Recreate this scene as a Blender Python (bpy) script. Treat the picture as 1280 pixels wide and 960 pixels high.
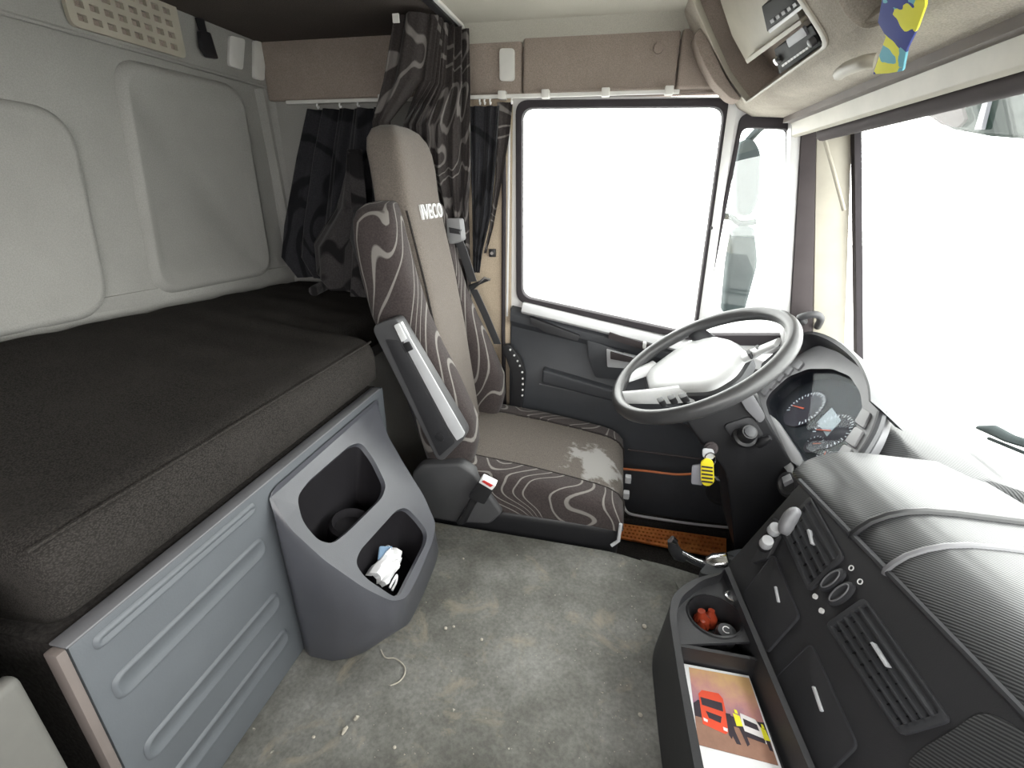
import bpy, bmesh, math, random
from mathutils import Vector, Matrix
from mathutils.geometry import tessellate_polygon
random.seed(7)
for o in list(bpy.data.objects): bpy.data.objects.remove(o)
SC = bpy.context.scene
COL = SC.collection
V = Vector
# ------------------------------------------------------------------ camera, sky, exposure
# Working units: camera 1.1 above the engine-tunnel mat; the whole cab is brought to metres by S at the end.
S = 0.82
FPX = 600.0                       # focal length in pixels of the 1280x960 frame
CAMP = V((0, 0, 1.1))
AXX = V((0.9780395, -0.0863693, -0.1896816)); AXY = V((0.2082633, 0.3697428, 0.9054925)); AXZ = V((0.0080733, 0.9251111, -0.3796106))   # world axes in camera (right, up, forward)
cam = bpy.data.objects.new('camera', bpy.data.cameras.new('camera')); COL.objects.link(cam)
cam.data.sensor_width = 36.0; cam.data.lens = 36.0 * FPX / 1280.0; cam.data.clip_start = 0.02; cam.data.clip_end = 200
_r = V((AXX.x, AXY.x, AXZ.x)).normalized(); _f = V((AXX.z, AXY.z, AXZ.z)).normalized()
_u = _r.cross(_f).normalized(); _r = _f.cross(_u).normalized()
cam.rotation_euler = Matrix((_r, _u, -_f)).transposed().to_euler(); cam.location = CAMP
SC.camera = cam
W = bpy.data.worlds.new('World'); SC.world = W; W.use_nodes = True
_bg = W.node_tree.nodes['Background']; _bg.inputs[0].default_value = (1.0, 0.985, 0.965, 1); _bg.inputs[1].default_value = 10.0
SC.view_settings.view_transform = 'Standard'; SC.view_settings.look = 'None'
SC.view_settings.exposure = 0.0; SC.view_settings.gamma = 1.0; SC.view_settings.use_curve_mapping = False
SC.cycles.max_bounces = 10; SC.cycles.diffuse_bounces = 6; SC.cycles.transparent_max_bounces = 16
SC.cycles.sample_clamp_indirect = 6.0
def portal(name, loc, rot, sx, sy):
    l = bpy.data.lights.new(name, 'AREA'); l.shape = 'RECTANGLE'; l.size = sx * S; l.size_y = sy * S
    l.cycles.is_portal = True
    o = bpy.data.objects.new(name, l); COL.objects.link(o); o.location = loc; o.rotation_euler = rot
portal('sky_portal_windshield', (1.22, 0.8, 0.95), (0, math.radians(90), 0), 1.1, 2.5)
portal('sky_portal_driver_window', (0.1, 2.12, 0.95), (math.radians(-90), 0, 0), 1.25, 1.1)
portal('sky_portal_passenger_window', (0.05, -0.62, 1.08), (math.radians(90), 0, 0), 1.4, 0.6)

def ray(px, py):
    v = V((px - 640, -(py - 480), FPX)); return V((v.dot(AXX), v.dot(AXY), v.dot(AXZ)))
def PX(px, py, x): r = ray(px, py); return CAMP + r * ((x - CAMP.x) / r.x)
def PY(px, py, y): r = ray(px, py); return CAMP + r * ((y - CAMP.y) / r.y)
def PZ(px, py, z): r = ray(px, py); return CAMP + r * ((z - CAMP.z) / r.z)
def PP(px, py, p0, n): r = ray(px, py); return CAMP + r * ((V(p0) - CAMP).dot(n) / r.dot(n))

# ------------------------------------------------------------------ materials
def newmat(name):
    m = bpy.data.materials.new(name); m.use_nodes = True; nt = m.node_tree
    return m, nt, nt.nodes['Principled BSDF']
def nd(nt, t, **kw):
    n = nt.nodes.new(t)
    for k, v in kw.items():
        if hasattr(n, k): setattr(n, k, v)
    return n
def c4(c): return (c[0], c[1], c[2], 1)
def ramp(nt, stops):
    r = nt.nodes.new('ShaderNodeValToRGB')
    while len(r.color_ramp.elements) < len(stops): r.color_ramp.elements.new(0.5)
    for e, (p, c) in zip(r.color_ramp.elements, stops): e.position = p; e.color = c4(c)
    return r
def mixc(nt, fac, a, b):
    m = nt.nodes.new('ShaderNodeMix'); m.data_type = 'RGBA'
    L = nt.links.new
    if isinstance(fac, (int, float)): m.inputs[0].default_value = fac
    else: L(fac, m.inputs[0])
    for i, v in ((6, a), (7, b)):
        if isinstance(v, tuple): m.inputs[i].default_value = c4(v)
        else: L(v, m.inputs[i])
    return m.outputs[2]
def noise(nt, scale, detail=4, rough=0.6, vec=None, dist=0.0):
    n = nt.nodes.new('ShaderNodeTexNoise'); n.inputs['Scale'].default_value = scale
    n.inputs['Detail'].default_value = detail; n.inputs['Roughness'].default_value = rough; n.inputs['Distortion'].default_value = dist
    if vec is None:
        tc = nt.nodes.new('ShaderNodeTexCoord'); vec = tc.outputs['Object']
    nt.links.new(vec, n.inputs['Vector']); return n.outputs[0]
def bump(nt, bsdf, h, strength=0.2, dist=0.002):
    b = nt.nodes.new('ShaderNodeBump'); b.inputs['Strength'].default_value = strength; b.inputs['Distance'].default_value = dist
    nt.links.new(h, b.inputs['Height']); nt.links.new(b.outputs[0], bsdf.inputs['Normal'])
MATS = {}
def plastic(name, col, rough=0.45, grain=260, bs=0.12, var=0.12, spec=0.5, metal=0.0, vscale=7):
    m, nt, b = newmat(name)
    n = noise(nt, vscale, 5); d = tuple(c * (1 - var) for c in col); l = tuple(min(1, c * (1 + var)) for c in col)
    r = ramp(nt, [(0.3, d), (0.7, l)]); nt.links.new(n, r.inputs[0]); nt.links.new(r.outputs[0], b.inputs['Base Color'])
    b.inputs['Roughness'].default_value = rough; b.inputs['Specular IOR Level'].default_value = spec; b.inputs['Metallic'].default_value = metal
    if grain: bump(nt, b, noise(nt, grain, 2), bs, 0.001)
    MATS[name] = m; return m
def fabric(name, col, var=0.25, scale=180, bs=0.5, col2=None, sheen=0.0, big=5):
    m, nt, b = newmat(name)
    n = noise(nt, scale, 3); n2 = noise(nt, big, 4)
    d = tuple(c * (1 - var) for c in col); l = tuple(min(1, c * (1 + var)) for c in col)
    r = ramp(nt, [(0.35, d), (0.65, l)]); nt.links.new(n, r.inputs[0])
    r2 = ramp(nt, [(0.42, (0, 0, 0)), (0.72, (1, 1, 1))]); nt.links.new(n2, r2.inputs[0])
    sc = nt.nodes.new('ShaderNodeMath'); sc.operation = 'MULTIPLY'; sc.inputs[1].default_value = 0.6; nt.links.new(r2.outputs[0], sc.inputs[0])
    nt.links.new(mixc(nt, sc.outputs[0], r.outputs[0], col2 or tuple(c * 0.85 for c in col)), b.inputs['Base Color'])
    b.inputs['Roughness'].default_value = 0.92; b.inputs['Specular IOR Level'].default_value = 0.15
    b.inputs['Sheen Weight'].default_value = sheen
    bump(nt, b, n, bs, 0.002); MATS[name] = m; return m
def swirl(name, base, line, scale=3.2, rings=5.0, width=0.16, line2=None, off=(0, 0, 0), sheen=0.1, stretch=(1, 1, 1)):
    """woven fabric with contour-like swirling lines"""
    m, nt, b = newmat(name)
    tc = nt.nodes.new('ShaderNodeTexCoord'); mp = nt.nodes.new('ShaderNodeMapping')
    mp.inputs['Location'].default_value = off; mp.inputs['Scale'].default_value = stretch
    nt.links.new(tc.outputs['Object'], mp.inputs['Vector'])
    n = noise(nt, scale, 0.0, 0.4, mp.outputs[0], 0.7)
    mu = nt.nodes.new('ShaderNodeMath'); mu.operation = 'MULTIPLY'; mu.inputs[1].default_value = rings; nt.links.new(n, mu.inputs[0])
    fr = nt.nodes.new('ShaderNodeMath'); fr.operation = 'FRACT'; nt.links.new(mu.outputs[0], fr.inputs[0])
    w = width
    r = ramp(nt, [(0.0, (0, 0, 0)), (0.5 - w, (0, 0, 0)), (0.5 - w * 0.6, (1, 1, 1)), (0.5 + w * 0.6, (1, 1, 1)), (0.5 + w, (0, 0, 0))])
    nt.links.new(fr.outputs[0], r.inputs[0])
    weave = noise(nt, 240, 2)
    rb = ramp(nt, [(0.3, tuple(c * 0.75 for c in base)), (0.7, tuple(min(1, c * 1.25) for c in base))]); nt.links.new(weave, rb.inputs[0])
    nt.links.new(mixc(nt, r.outputs[0], rb.outputs[0], line), b.inputs['Base Color'])
    b.inputs['Roughness'].default_value = 0.88; b.inputs['Specular IOR Level'].default_value = 0.2; b.inputs['Sheen Weight'].default_value = sheen
    bump(nt, b, weave, 0.35, 0.002); MATS[name] = m; return m
def glassmat(name, tint=(0.96, 0.98, 0.97), refl=0.06):
    m, nt, b = newmat(name); nt.nodes.remove(b)
    t = nd(nt, 'ShaderNodeBsdfTransparent'); t.inputs[0].default_value = c4(tint)
    g = nd(nt, 'ShaderNodeBsdfGlossy'); g.inputs['Roughness'].default_value = 0.02
    mx = nd(nt, 'ShaderNodeMixShader'); mx.inputs[0].default_value = refl
    nt.links.new(t.outputs[0], mx.inputs[1]); nt.links.new(g.outputs[0], mx.inputs[2])
    nt.links.new(mx.outputs[0], nt.nodes['Material Output'].inputs[0]); MATS[name] = m; return m

plastic('black_plastic', (0.018, 0.018, 0.020), 0.42, 300, 0.1)
plastic('soft_black', (0.028, 0.028, 0.031), 0.55, 420, 0.25)
plastic('wheel_leather', (0.055, 0.055, 0.057), 0.36, 350, 0.15)
plastic('dash_grey', (0.042, 0.043, 0.048), 0.48, 380, 0.2, 0.2)
plastic('console_grey', (0.066, 0.068, 0.080), 0.38, 420, 0.2, 0.12)
plastic('locker_grey', (0.135, 0.132, 0.122), 0.7, 250, 0.2)
plastic('bench_grey', (0.108, 0.118, 0.131), 0.5, 300, 0.15, 0.12, vscale=3)
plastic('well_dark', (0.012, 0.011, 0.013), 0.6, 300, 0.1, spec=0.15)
plastic('door_grey', (0.05, 0.053, 0.06), 0.5, 350, 0.2, 0.12)
plastic('door_ledge', (0.45, 0.45, 0.46), 0.45, 350, 0.1, 0.1)
plastic('guide_grey', (0.22, 0.22, 0.225), 0.5, 0, 0, 0.06)
plastic('button_grey', (0.30, 0.30, 0.31), 0.45, 0, 0, 0.06)
plastic('bezel_grey', (0.16, 0.16, 0.17), 0.42, 300, 0.08)
plastic('hub_grey', (0.68, 0.69, 0.70), 0.38, 300, 0.06)
plastic('beige_plastic', (0.40, 0.37, 0.305), 0.5, 250, 0.08)
plastic('pale_plastic', (0.72, 0.71, 0.68), 0.5, 250, 0.06)
plastic('painted_frame', (0.70, 0.70, 0.70), 0.35, 0, 0, 0.05)
plastic('rubber_seal', (0.045, 0.04, 0.044), 0.8, 0, 0, 0.1, spec=0.15)
plastic('pillar_dark', (0.07, 0.06, 0.062), 0.8, 250, 0.1, spec=0.15)
plastic('chrome', (0.75, 0.75, 0.77), 0.18, 0, 0, 0.05, metal=1.0)
plastic('end_taupe', (0.16, 0.135, 0.125), 0.6, 200, 0.1)
plastic('silver_plastic', (0.55, 0.56, 0.58), 0.35, 0, 0, 0.1)
plastic('white_mark', (0.85, 0.85, 0.85), 0.5, 0, 0, 0.02)
plastic('red_plastic', (0.55, 0.03, 0.03), 0.4, 0, 0, 0.1)
plastic('red_needle', (0.85, 0.12, 0.04), 0.4, 0, 0, 0.05)
plastic('yellow_tag', (0.88, 0.74, 0.03), 0.5, 120, 0.05, 0.05)
plastic('grey_tag', (0.27, 0.27, 0.30), 0.5, 0, 0, 0.1)
plastic('device_black', (0.012, 0.012, 0.013), 0.6, 0, 0, 0.1, spec=0.15)
plastic('armrest_grey', (0.07, 0.07, 0.074), 0.5, 400, 0.25, 0.12)
plastic('belt_web', (0.09, 0.09, 0.095), 0.7, 500, 0.3, 0.1)
plastic('cable_orange', (0.55, 0.16, 0.05), 0.5, 0, 0, 0.2)
plastic('amber_glass', (0.24, 0.035, 0.015), 0.15, 0, 0, 0.3)
plastic('tissue', (0.82, 0.82, 0.84), 0.9, 60, 0.3, 0.04)
plastic('blue_paper', (0.16, 0.25, 0.36), 0.8, 0, 0, 0.1)
plastic('page_white', (0.80, 0.80, 0.82), 0.45, 0, 0, 0.02)
plastic('truck_orange', (0.70, 0.06, 0.015), 0.5, 0, 0, 0.15)
plastic('print_dark', (0.05, 0.04, 0.05), 0.6, 0, 0, 0.2, spec=0.15)
plastic('print_white', (0.78, 0.74, 0.74), 0.6, 0, 0, 0.03)
plastic('print_yellow', (0.85, 0.80, 0.03), 0.6, 0, 0, 0.1)
plastic('print_ground', (0.30, 0.16, 0.11), 0.6, 0, 0, 0.15, vscale=40)
plastic('mirror_shell', (0.05, 0.062, 0.064), 0.8, 0, 0, 0.1, spec=0.08)
plastic('gauge_black', (0.02, 0.02, 0.024), 0.6, 0, 0, 0.1, spec=0.12)
plastic('lcd_grey', (0.34, 0.37, 0.38), 0.3, 0, 0, 0.06)
plastic('concrete', (0.50, 0.50, 0.49), 0.9, 40, 0.1, 0.1, vscale=0.6)
plastic('crumb', (0.42, 0.39, 0.33), 0.9, 0, 0, 0.25, vscale=90)
MATS['console_grey'].node_tree.nodes['Principled BSDF'].inputs['Coat Weight'].default_value = 0.35
MATS['console_grey'].node_tree.nodes['Principled BSDF'].inputs['Coat Roughness'].default_value = 0.35
fabric('rear_felt', (0.335, 0.33, 0.312), 0.09, 420, 0.35, (0.24, 0.235, 0.222), big=2.2)
fabric('header_felt', (0.33, 0.275, 0.24), 0.18, 420, 0.5, (0.24, 0.20, 0.175), big=6)
fabric('pillar_felt', (0.50, 0.41, 0.31), 0.15, 420, 0.4, (0.40, 0.33, 0.25), big=6)
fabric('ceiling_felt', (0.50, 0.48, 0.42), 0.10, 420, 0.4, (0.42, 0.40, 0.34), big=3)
fabric('ceiling_shaded', (0.085, 0.072, 0.065), 0.2, 300, 0.4)
fabric('overhead_felt', (0.47, 0.43, 0.37), 0.16, 420, 0.5, (0.20, 0.165, 0.14), big=4.5)
fabric('seat_plain', (0.155, 0.134, 0.117), 0.22, 380, 0.4, (0.125, 0.107, 0.095), sheen=0.15)
fabric('carpet_dark', (0.04, 0.036, 0.034), 0.3, 160, 0.5)
swirl('seat_swirl', (0.052, 0.042, 0.041), (0.23, 0.215, 0.20), 4.4, 9.0, 0.10, stretch=(1.25, 1.1, 0.55))
swirl('cushion_swirl', (0.052, 0.042, 0.041), (0.23, 0.215, 0.20), 4.6, 11.0, 0.10, off=(2, 1, 3), stretch=(1.0, 1.2, 1.4))
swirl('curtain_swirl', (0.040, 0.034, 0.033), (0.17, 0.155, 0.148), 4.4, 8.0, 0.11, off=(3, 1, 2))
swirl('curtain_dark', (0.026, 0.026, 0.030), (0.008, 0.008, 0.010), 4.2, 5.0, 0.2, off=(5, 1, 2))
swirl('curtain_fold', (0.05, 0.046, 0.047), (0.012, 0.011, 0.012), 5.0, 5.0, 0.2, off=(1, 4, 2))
glassmat('window_glass'); glassmat('cluster_glass', (0.9, 0.93, 0.95), 0.012); glassmat('visor_tint', (0.065, 0.085, 0.078), 0.03)

def mat_mattress():
    m, nt, b = newmat('mattress_fabric')
    tc = nd(nt, 'ShaderNodeTexCoord'); mp = nd(nt, 'ShaderNodeMapping'); mp.inputs['Scale'].default_value = (1, 0.6, 1); nt.links.new(tc.outputs['Object'], mp.inputs['Vector'])
    w = nd(nt, 'ShaderNodeTexVoronoi'); w.inputs['Scale'].default_value = 620; nt.links.new(mp.outputs[0], w.inputs['Vector'])
    r = ramp(nt, [(0.1, (0.047, 0.0425, 0.0395)), (0.7, (0.019, 0.0172, 0.016))]); nt.links.new(w.outputs[0], r.inputs[0])
    n = noise(nt, 9, 6); r2 = ramp(nt, [(0.45, (0, 0, 0)), (0.8, (0.55, 0.55, 0.55))]); nt.links.new(n, r2.inputs[0])
    lint = noise(nt, 70, 6, 0.8); r3 = ramp(nt, [(0.70, (0, 0, 0)), (0.76, (0.5, 0.5, 0.5))]); nt.links.new(lint, r3.inputs[0])
    c = mixc(nt, r2.outputs[0], r.outputs[0], (0.042, 0.038, 0.035))
    nt.links.new(mixc(nt, r3.outputs[0], c, (0.18, 0.17, 0.16)), b.inputs['Base Color'])
    b.inputs['Roughness'].default_value = 0.95; b.inputs['Specular IOR Level'].default_value = 0.08
    bump(nt, b, w.outputs[0], 0.25, 0.002); MATS['mattress_fabric'] = m
mat_mattress()
def mat_floor():
    m, nt, b = newmat('mat_rubber')
    n1 = noise(nt, 4.5, 7, 0.65); n2 = noise(nt, 130, 3); n3 = noise(nt, 46, 4, 0.7); n4 = noise(nt, 9, 7, 0.7, dist=0.8)
    r1 = ramp(nt, [(0.32, (0.082, 0.080, 0.069)), (0.50, (0.165, 0.164, 0.149)), (0.70, (0.285, 0.285, 0.268))]); nt.links.new(n1, r1.inputs[0])
    r2 = ramp(nt, [(0.35, (0.55, 0.55, 0.55)), (0.65, (1, 1, 1))]); nt.links.new(n2, r2.inputs[0])
    mu = nt.nodes.new('ShaderNodeMix'); mu.data_type = 'RGBA'; mu.blend_type = 'MULTIPLY'; mu.inputs[0].default_value = 0.6
    nt.links.new(r1.outputs[0], mu.inputs[6]); nt.links.new(r2.outputs[0], mu.inputs[7])
    r4 = ramp(nt, [(0.56, (0, 0, 0)), (0.72, (0.7, 0.7, 0.7))]); nt.links.new(n4, r4.inputs[0])
    c = mixc(nt, r4.outputs[0], mu.outputs[2], (0.30, 0.265, 0.20))
    r3 = ramp(nt, [(0.70, (0, 0, 0)), (0.75, (1, 1, 1))]); nt.links.new(n3, r3.inputs[0])
    nt.links.new(mixc(nt, r3.outputs[0], c, (0.42, 0.40, 0.34)), b.inputs['Base Color'])
    b.inputs['Roughness'].default_value = 0.62; b.inputs['Specular IOR Level'].default_value = 0.35
    bump(nt, b, n2, 0.5, 0.003); MATS['mat_rubber'] = m
mat_floor()
def mat_carbon():
    m, nt, b = newmat('pad_carbon')
    tc = nd(nt, 'ShaderNodeTexCoord'); w = nd(nt, 'ShaderNodeTexWave'); w.wave_type = 'BANDS'; w.bands_direction = 'DIAGONAL'
    w.inputs['Scale'].default_value = 95; w.inputs['Distortion'].default_value = 0.4; w.inputs['Detail'].default_value = 1; w.inputs['Detail Scale'].default_value = 20
    nt.links.new(tc.outputs['Object'], w.inputs['Vector'])
    r = ramp(nt, [(0.25, (0.022, 0.023, 0.025)), (0.75, (0.07, 0.072, 0.075))]); nt.links.new(w.outputs[0], r.inputs[0])
    nt.links.new(r.outputs[0], b.inputs['Base Color']); b.inputs['Roughness'].default_value = 0.5; b.inputs['Specular IOR Level'].default_value = 0.3; b.inputs['Coat Weight'].default_value = 0.4; b.inputs['Coat Roughness'].default_value = 0.22
    bump(nt, b, w.outputs[0], 0.3, 0.002); MATS['pad_carbon'] = m
mat_carbon()
def mat_rust():
    m, nt, b = newmat('orange_step')
    n = noise(nt, 14, 6, 0.7); r = ramp(nt, [(0.30, (0.12, 0.05, 0.03)), (0.42, (0.70, 0.20, 0.05)), (0.7, (0.90, 0.34, 0.09))]); nt.links.new(n, r.inputs[0])
    nt.links.new(r.outputs[0], b.inputs['Base Color']); b.inputs['Roughness'].default_value = 0.7; MATS['orange_step'] = m
mat_rust()
def mat_worn():
    m, nt, b = newmat('cushion_worn')
    tc = nd(nt, 'ShaderNodeTexCoord'); n = noise(nt, 380, 3); n2 = noise(nt, 14, 5, 0.6)
    r = ramp(nt, [(0.35, (0.105, 0.092, 0.082)), (0.65, (0.165, 0.145, 0.13))]); nt.links.new(n, r.inputs[0])
    g = nd(nt, 'ShaderNodeMapping'); g.inputs['Location'].default_value = (-0.19, 0.035, 0.0); nt.links.new(tc.outputs['Object'], g.inputs['Vector'])
    g.inputs['Scale'].default_value = (7.5, 5.0, 0.0); g.inputs['Location'].default_value = (-1.35, 0.25, 0)
    ln = nd(nt, 'ShaderNodeVectorMath', operation='LENGTH'); nt.links.new(g.outputs[0], ln.inputs[0])
    ad = nd(nt, 'ShaderNodeMath', operation='MULTIPLY_ADD'); nt.links.new(n2, ad.inputs[0]); ad.inputs[1].default_value = 2.2; nt.links.new(ln.outputs['Value'], ad.inputs[2])
    r2 = ramp(nt, [(0.60, (1, 1, 1)), (0.68, (0, 0, 0))])
    dv = nd(nt, 'ShaderNodeMath', operation='MULTIPLY'); dv.inputs[1].default_value = 0.42; nt.links.new(ad.outputs[0], dv.inputs[0]); nt.links.new(dv.outputs[0], r2.inputs[0])
    nt.links.new(mixc(nt, r2.outputs[0], r.outputs[0], (0.31, 0.30, 0.29)), b.inputs['Base Color'])
    b.inputs['Roughness'].default_value = 0.9; b.inputs['Specular IOR Level'].default_value = 0.15
    bump(nt, b, n, 0.35, 0.002); MATS['cushion_worn'] = m
mat_worn()
def mat_jigsaw():
    m, nt, b = newmat('jigsaw_cloth')
    tc = nd(nt, 'ShaderNodeTexCoord'); n = nd(nt, 'ShaderNodeTexNoise'); n.inputs['Scale'].default_value = 22; nt.links.new(tc.outputs['Object'], n.inputs['Vector'])
    mx = nd(nt, 'ShaderNodeMix'); mx.data_type = 'VECTOR'; mx.inputs[0].default_value = 0.035
    nt.links.new(tc.outputs['Object'], mx.inputs[4]); nt.links.new(n.outputs['Color'], mx.inputs[5])
    v = nd(nt, 'ShaderNodeTexVoronoi'); v.inputs['Scale'].default_value = 42; nt.links.new(mx.outputs[1], v.inputs['Vector'])
    sp = nd(nt, 'ShaderNodeSeparateColor'); nt.links.new(v.outputs['Color'], sp.inputs[0])
    r = ramp(nt, [(0.0, (0.86, 0.82, 0.06)), (0.40, (0.16, 0.48, 0.58)), (0.72, (0.03, 0.05, 0.28))]); r.color_ramp.interpolation = 'CONSTANT'
    nt.links.new(sp.outputs[0], r.inputs[0]); nt.links.new(r.outputs[0], b.inputs['Base Color']); b.inputs['Roughness'].default_value = 0.8
    MATS['jigsaw_cloth'] = m
mat_jigsaw()
def mat_sunset():
    m, nt, b = newmat('print_sunset')
    tc = nd(nt, 'ShaderNodeTexCoord'); sp = nd(nt, 'ShaderNodeSeparateXYZ'); nt.links.new(tc.outputs['Generated'], sp.inputs[0])
    n = noise(nt, 5, 5, 0.6, tc.outputs['Generated'])
    a = nd(nt, 'ShaderNodeMath', operation='MULTIPLY_ADD'); nt.links.new(n, a.inputs[0]); a.inputs[1].default_value = 0.5; nt.links.new(sp.outputs['Y'], a.inputs[2])
    a2 = nd(nt, 'ShaderNodeMath', operation='MULTIPLY_ADD'); nt.links.new(sp.outputs['X'], a2.inputs[0]); a2.inputs[1].default_value = 0.25; nt.links.new(a.outputs[0], a2.inputs[2])
    d = nd(nt, 'ShaderNodeMath', operation='MULTIPLY'); d.inputs[1].default_value = 0.66; nt.links.new(a2.outputs[0], d.inputs[0])
    r = ramp(nt, [(0.30, (0.12, 0.05, 0.10)), (0.5, (0.26, 0.12, 0.21)), (0.68, (0.50, 0.24, 0.22)), (0.90, (0.66, 0.42, 0.20))]); nt.links.new(d.outputs[0], r.inputs[0])
    nt.links.new(r.outputs[0], b.inputs['Base Color']); b.inputs['Roughness'].default_value = 0.4; MATS['print_sunset'] = m
mat_sunset()

# ------------------------------------------------------------------ mesh helpers
class MB:
    def __init__(self): self.v = []; self.f = []
    def add(self, vs, fs):
        k = len(self.v); self.v += [V(p) for p in vs]; self.f += [tuple(i + k for i in f) for f in fs]; return self
    def loft(self, rings, closed=True, caps=True):
        n = len(rings[0]); vs = [p for r in rings for p in r]; fs = []
        for i in range(len(rings) - 1):
            for j in range(n if closed else n - 1):
                a = i * n + j; b = i * n + (j + 1) % n
                fs.append((a, b, b + n, a + n))
        if caps and closed:
            fs.append(tuple(reversed(range(n)))); fs.append(tuple((len(rings) - 1) * n + j for j in range(n)))
        return self.add(vs, fs)
    def box(self, lo, hi):
        x0, y0, z0 = lo; x1, y1, z1 = hi
        return self.add([(x0, y0, z0), (x1, y0, z0), (x1, y1, z0), (x0, y1, z0), (x0, y0, z1), (x1, y0, z1), (x1, y1, z1), (x0, y1, z1)],
                        [(3, 2, 1, 0), (4, 5, 6, 7), (0, 1, 5, 4), (1, 2, 6, 5), (2, 3, 7, 6), (3, 0, 4, 7)])
    def prism(self, pts, d):
        """closed polygon of world points, extruded by vector d"""
        n = len(pts); d = V(d); p = [V(q) for q in pts]
        return self.add(p + [q + d for q in p], [tuple(reversed(range(n))), tuple(range(n, 2 * n))] + [(j, (j + 1) % n, n + (j + 1) % n, n + j) for j in range(n)])
    def tube(self, path, r, n=10, flat=1.0, caps=True, closed=False):
        P = [V(p) for p in path]; R = r if isinstance(r, (list, tuple)) else [r] * len(P); rings = []; up = None
        for i, p in enumerate(P):
            a = P[(i - 1) % len(P)] if (closed or i > 0) else P[0]; b = P[(i + 1) % len(P)] if (closed or i < len(P) - 1) else P[-1]
            t = (b - a).normalized()
            if up is None: up = t.orthogonal().normalized()
            up = (up - t * up.dot(t)).normalized(); s = t.cross(up)
            rings.append([p + up * (math.cos(q) * R[i]) + s * (math.sin(q) * R[i] * flat) for q in [2 * math.pi * k / n for k in range(n)]])
        if closed: rings.append(rings[0]); return self.loft(rings, True, False)
        return self.loft(rings, True, caps)
    def grid(self, rows):
        m = len(rows[0]); vs = [p for r in rows for p in r]
        return self.add(vs, [(i * m + j, i * m + j + 1, (i + 1) * m + j + 1, (i + 1) * m + j) for i in range(len(rows) - 1) for j in range(m - 1)])
    def holed(self, outer, holes, d, wells=0.0, taper=0.0, cap=True):
        """plate of thickness vector d (front face at the given points) with holes; wells: deeper pocket floors"""
        d = V(d); loops = [[V(p) for p in outer]] + [[V(p) for p in h] for h in holes]
        flat = [p for l in loops for p in l]; n = len(flat)
        nrm = d.normalized()
        a = loops[0][0]; e1 = (loops[0][1] - a); e1 = (e1 - nrm * e1.dot(nrm)).normalized(); e2 = nrm.cross(e1)
        l2 = [[V(((p - a).dot(e1), (p - a).dot(e2), 0)) for p in l] for l in loops]
        tris = tessellate_polygon(l2)
        fs = [tuple(t) for t in tris] + [tuple(i + n for i in reversed(t)) for t in tris]
        vs = flat + [p + d for p in flat]; k = 0
        for l in loops:
            m = len(l); fs += [(k + j, k + (j + 1) % m, n + k + (j + 1) % m, n + k + j) for j in range(m)]; k += m
        return self.add(vs, fs)
def ringpts(cx, cy, hx, hy, z, n=28, e=0.55):
    out = []
    for k in range(n):
        t = 2 * math.pi * (k + 0.5) / n; c, s = math.cos(t), math.sin(t)
        out.append(V((cx + hx * math.copysign(abs(c) ** e, c), cy + hy * math.copysign(abs(s) ** e, s), z)))
    return out
def rnd(pts, r, seg=5):
    """round the corners of a closed polygon (3D points)"""
    out = []; n = len(pts); R = r if isinstance(r, (list, tuple)) else [r] * n
    for i in range(n):
        a, p, b = V(pts[i - 1]), V(pts[i]), V(pts[(i + 1) % n])
        da, db = (a - p), (b - p); k = min(R[i], da.length * 0.48, db.length * 0.48)
        if k < 1e-5: out.append(p); continue
        s, e = p + da.normalized() * k, p + db.normalized() * k
        for j in range(seg + 1):
            t = j / seg; out.append(s * (1 - t) ** 2 + p * 2 * t * (1 - t) + e * t * t)
    return out
def scale_poly(pts, f):
    c = sum((V(p) for p in pts), V()) / len(pts); return [c + (V(p) - c) * f for p in pts]
def inset(pts, w):
    """shrink a planar polygon towards its centre by about w"""
    c = sum((V(p) for p in pts), V()) / len(pts); return [p + (c - p).normalized() * min(w * 1.25, (c - p).length * 0.8) for p in (V(q) for q in pts)]
def wpos(o):
    p = V((0, 0, 0))
    while o is not None: p += o.location; o = o.parent
    return p
def build(name, mb, mat, parent=None, bevel=0.0, seg=2, smooth=True, ang=38, sub=0, kind=None, label=None, cat=None, group=None, weld=True, origin=None):
    me = bpy.data.meshes.new(name); bm = bmesh.new()
    vs = [bm.verts.new(p) for p in mb.v]; bm.verts.index_update()
    for f in mb.f:
        try: bm.faces.new([vs[i] for i in f])
        except ValueError: pass
    if weld: bmesh.ops.remove_doubles(bm, verts=bm.verts, dist=1e-5)
    bmesh.ops.recalc_face_normals(bm, faces=bm.faces)
    if bevel:
        ed = [e for e in bm.edges if len(e.link_faces) == 2 and e.calc_face_angle(0) > math.radians(30)]
        bmesh.ops.bevel(bm, geom=ed, offset=bevel, segments=seg, profile=0.6, affect='EDGES', clamp_overlap=True)
    for f in bm.faces: f.smooth = smooth
    for e in bm.edges:
        if len(e.link_faces) == 2 and e.calc_face_angle(0) > math.radians(ang): e.smooth = False
    lo = V([min(v.co[i] for v in bm.verts) for i in range(3)]); hi = V([max(v.co[i] for v in bm.verts) for i in range(3)])
    base = V(origin) if origin is not None else V(((lo.x + hi.x) / 2, (lo.y + hi.y) / 2, lo.z))
    bmesh.ops.translate(bm, vec=-base, verts=bm.verts)
    bm.to_mesh(me); bm.free()
    o = bpy.data.objects.new(name, me); COL.objects.link(o)
    me.materials.append(MATS[mat])
    if parent is not None: o.parent = parent; o.location = base - wpos(parent)
    else: o.location = base
    if sub:
        md = o.modifiers.new('smooth', 'SUBSURF'); md.levels = sub; md.render_levels = sub
    return tag(o, label, cat, group, kind)
def tag(o, label=None, cat=None, group=None, kind=None):
    if label: o['label'] = label
    if cat: o['category'] = cat
    if group: o['group'] = group
    if kind: o['kind'] = kind
    return o
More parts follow.
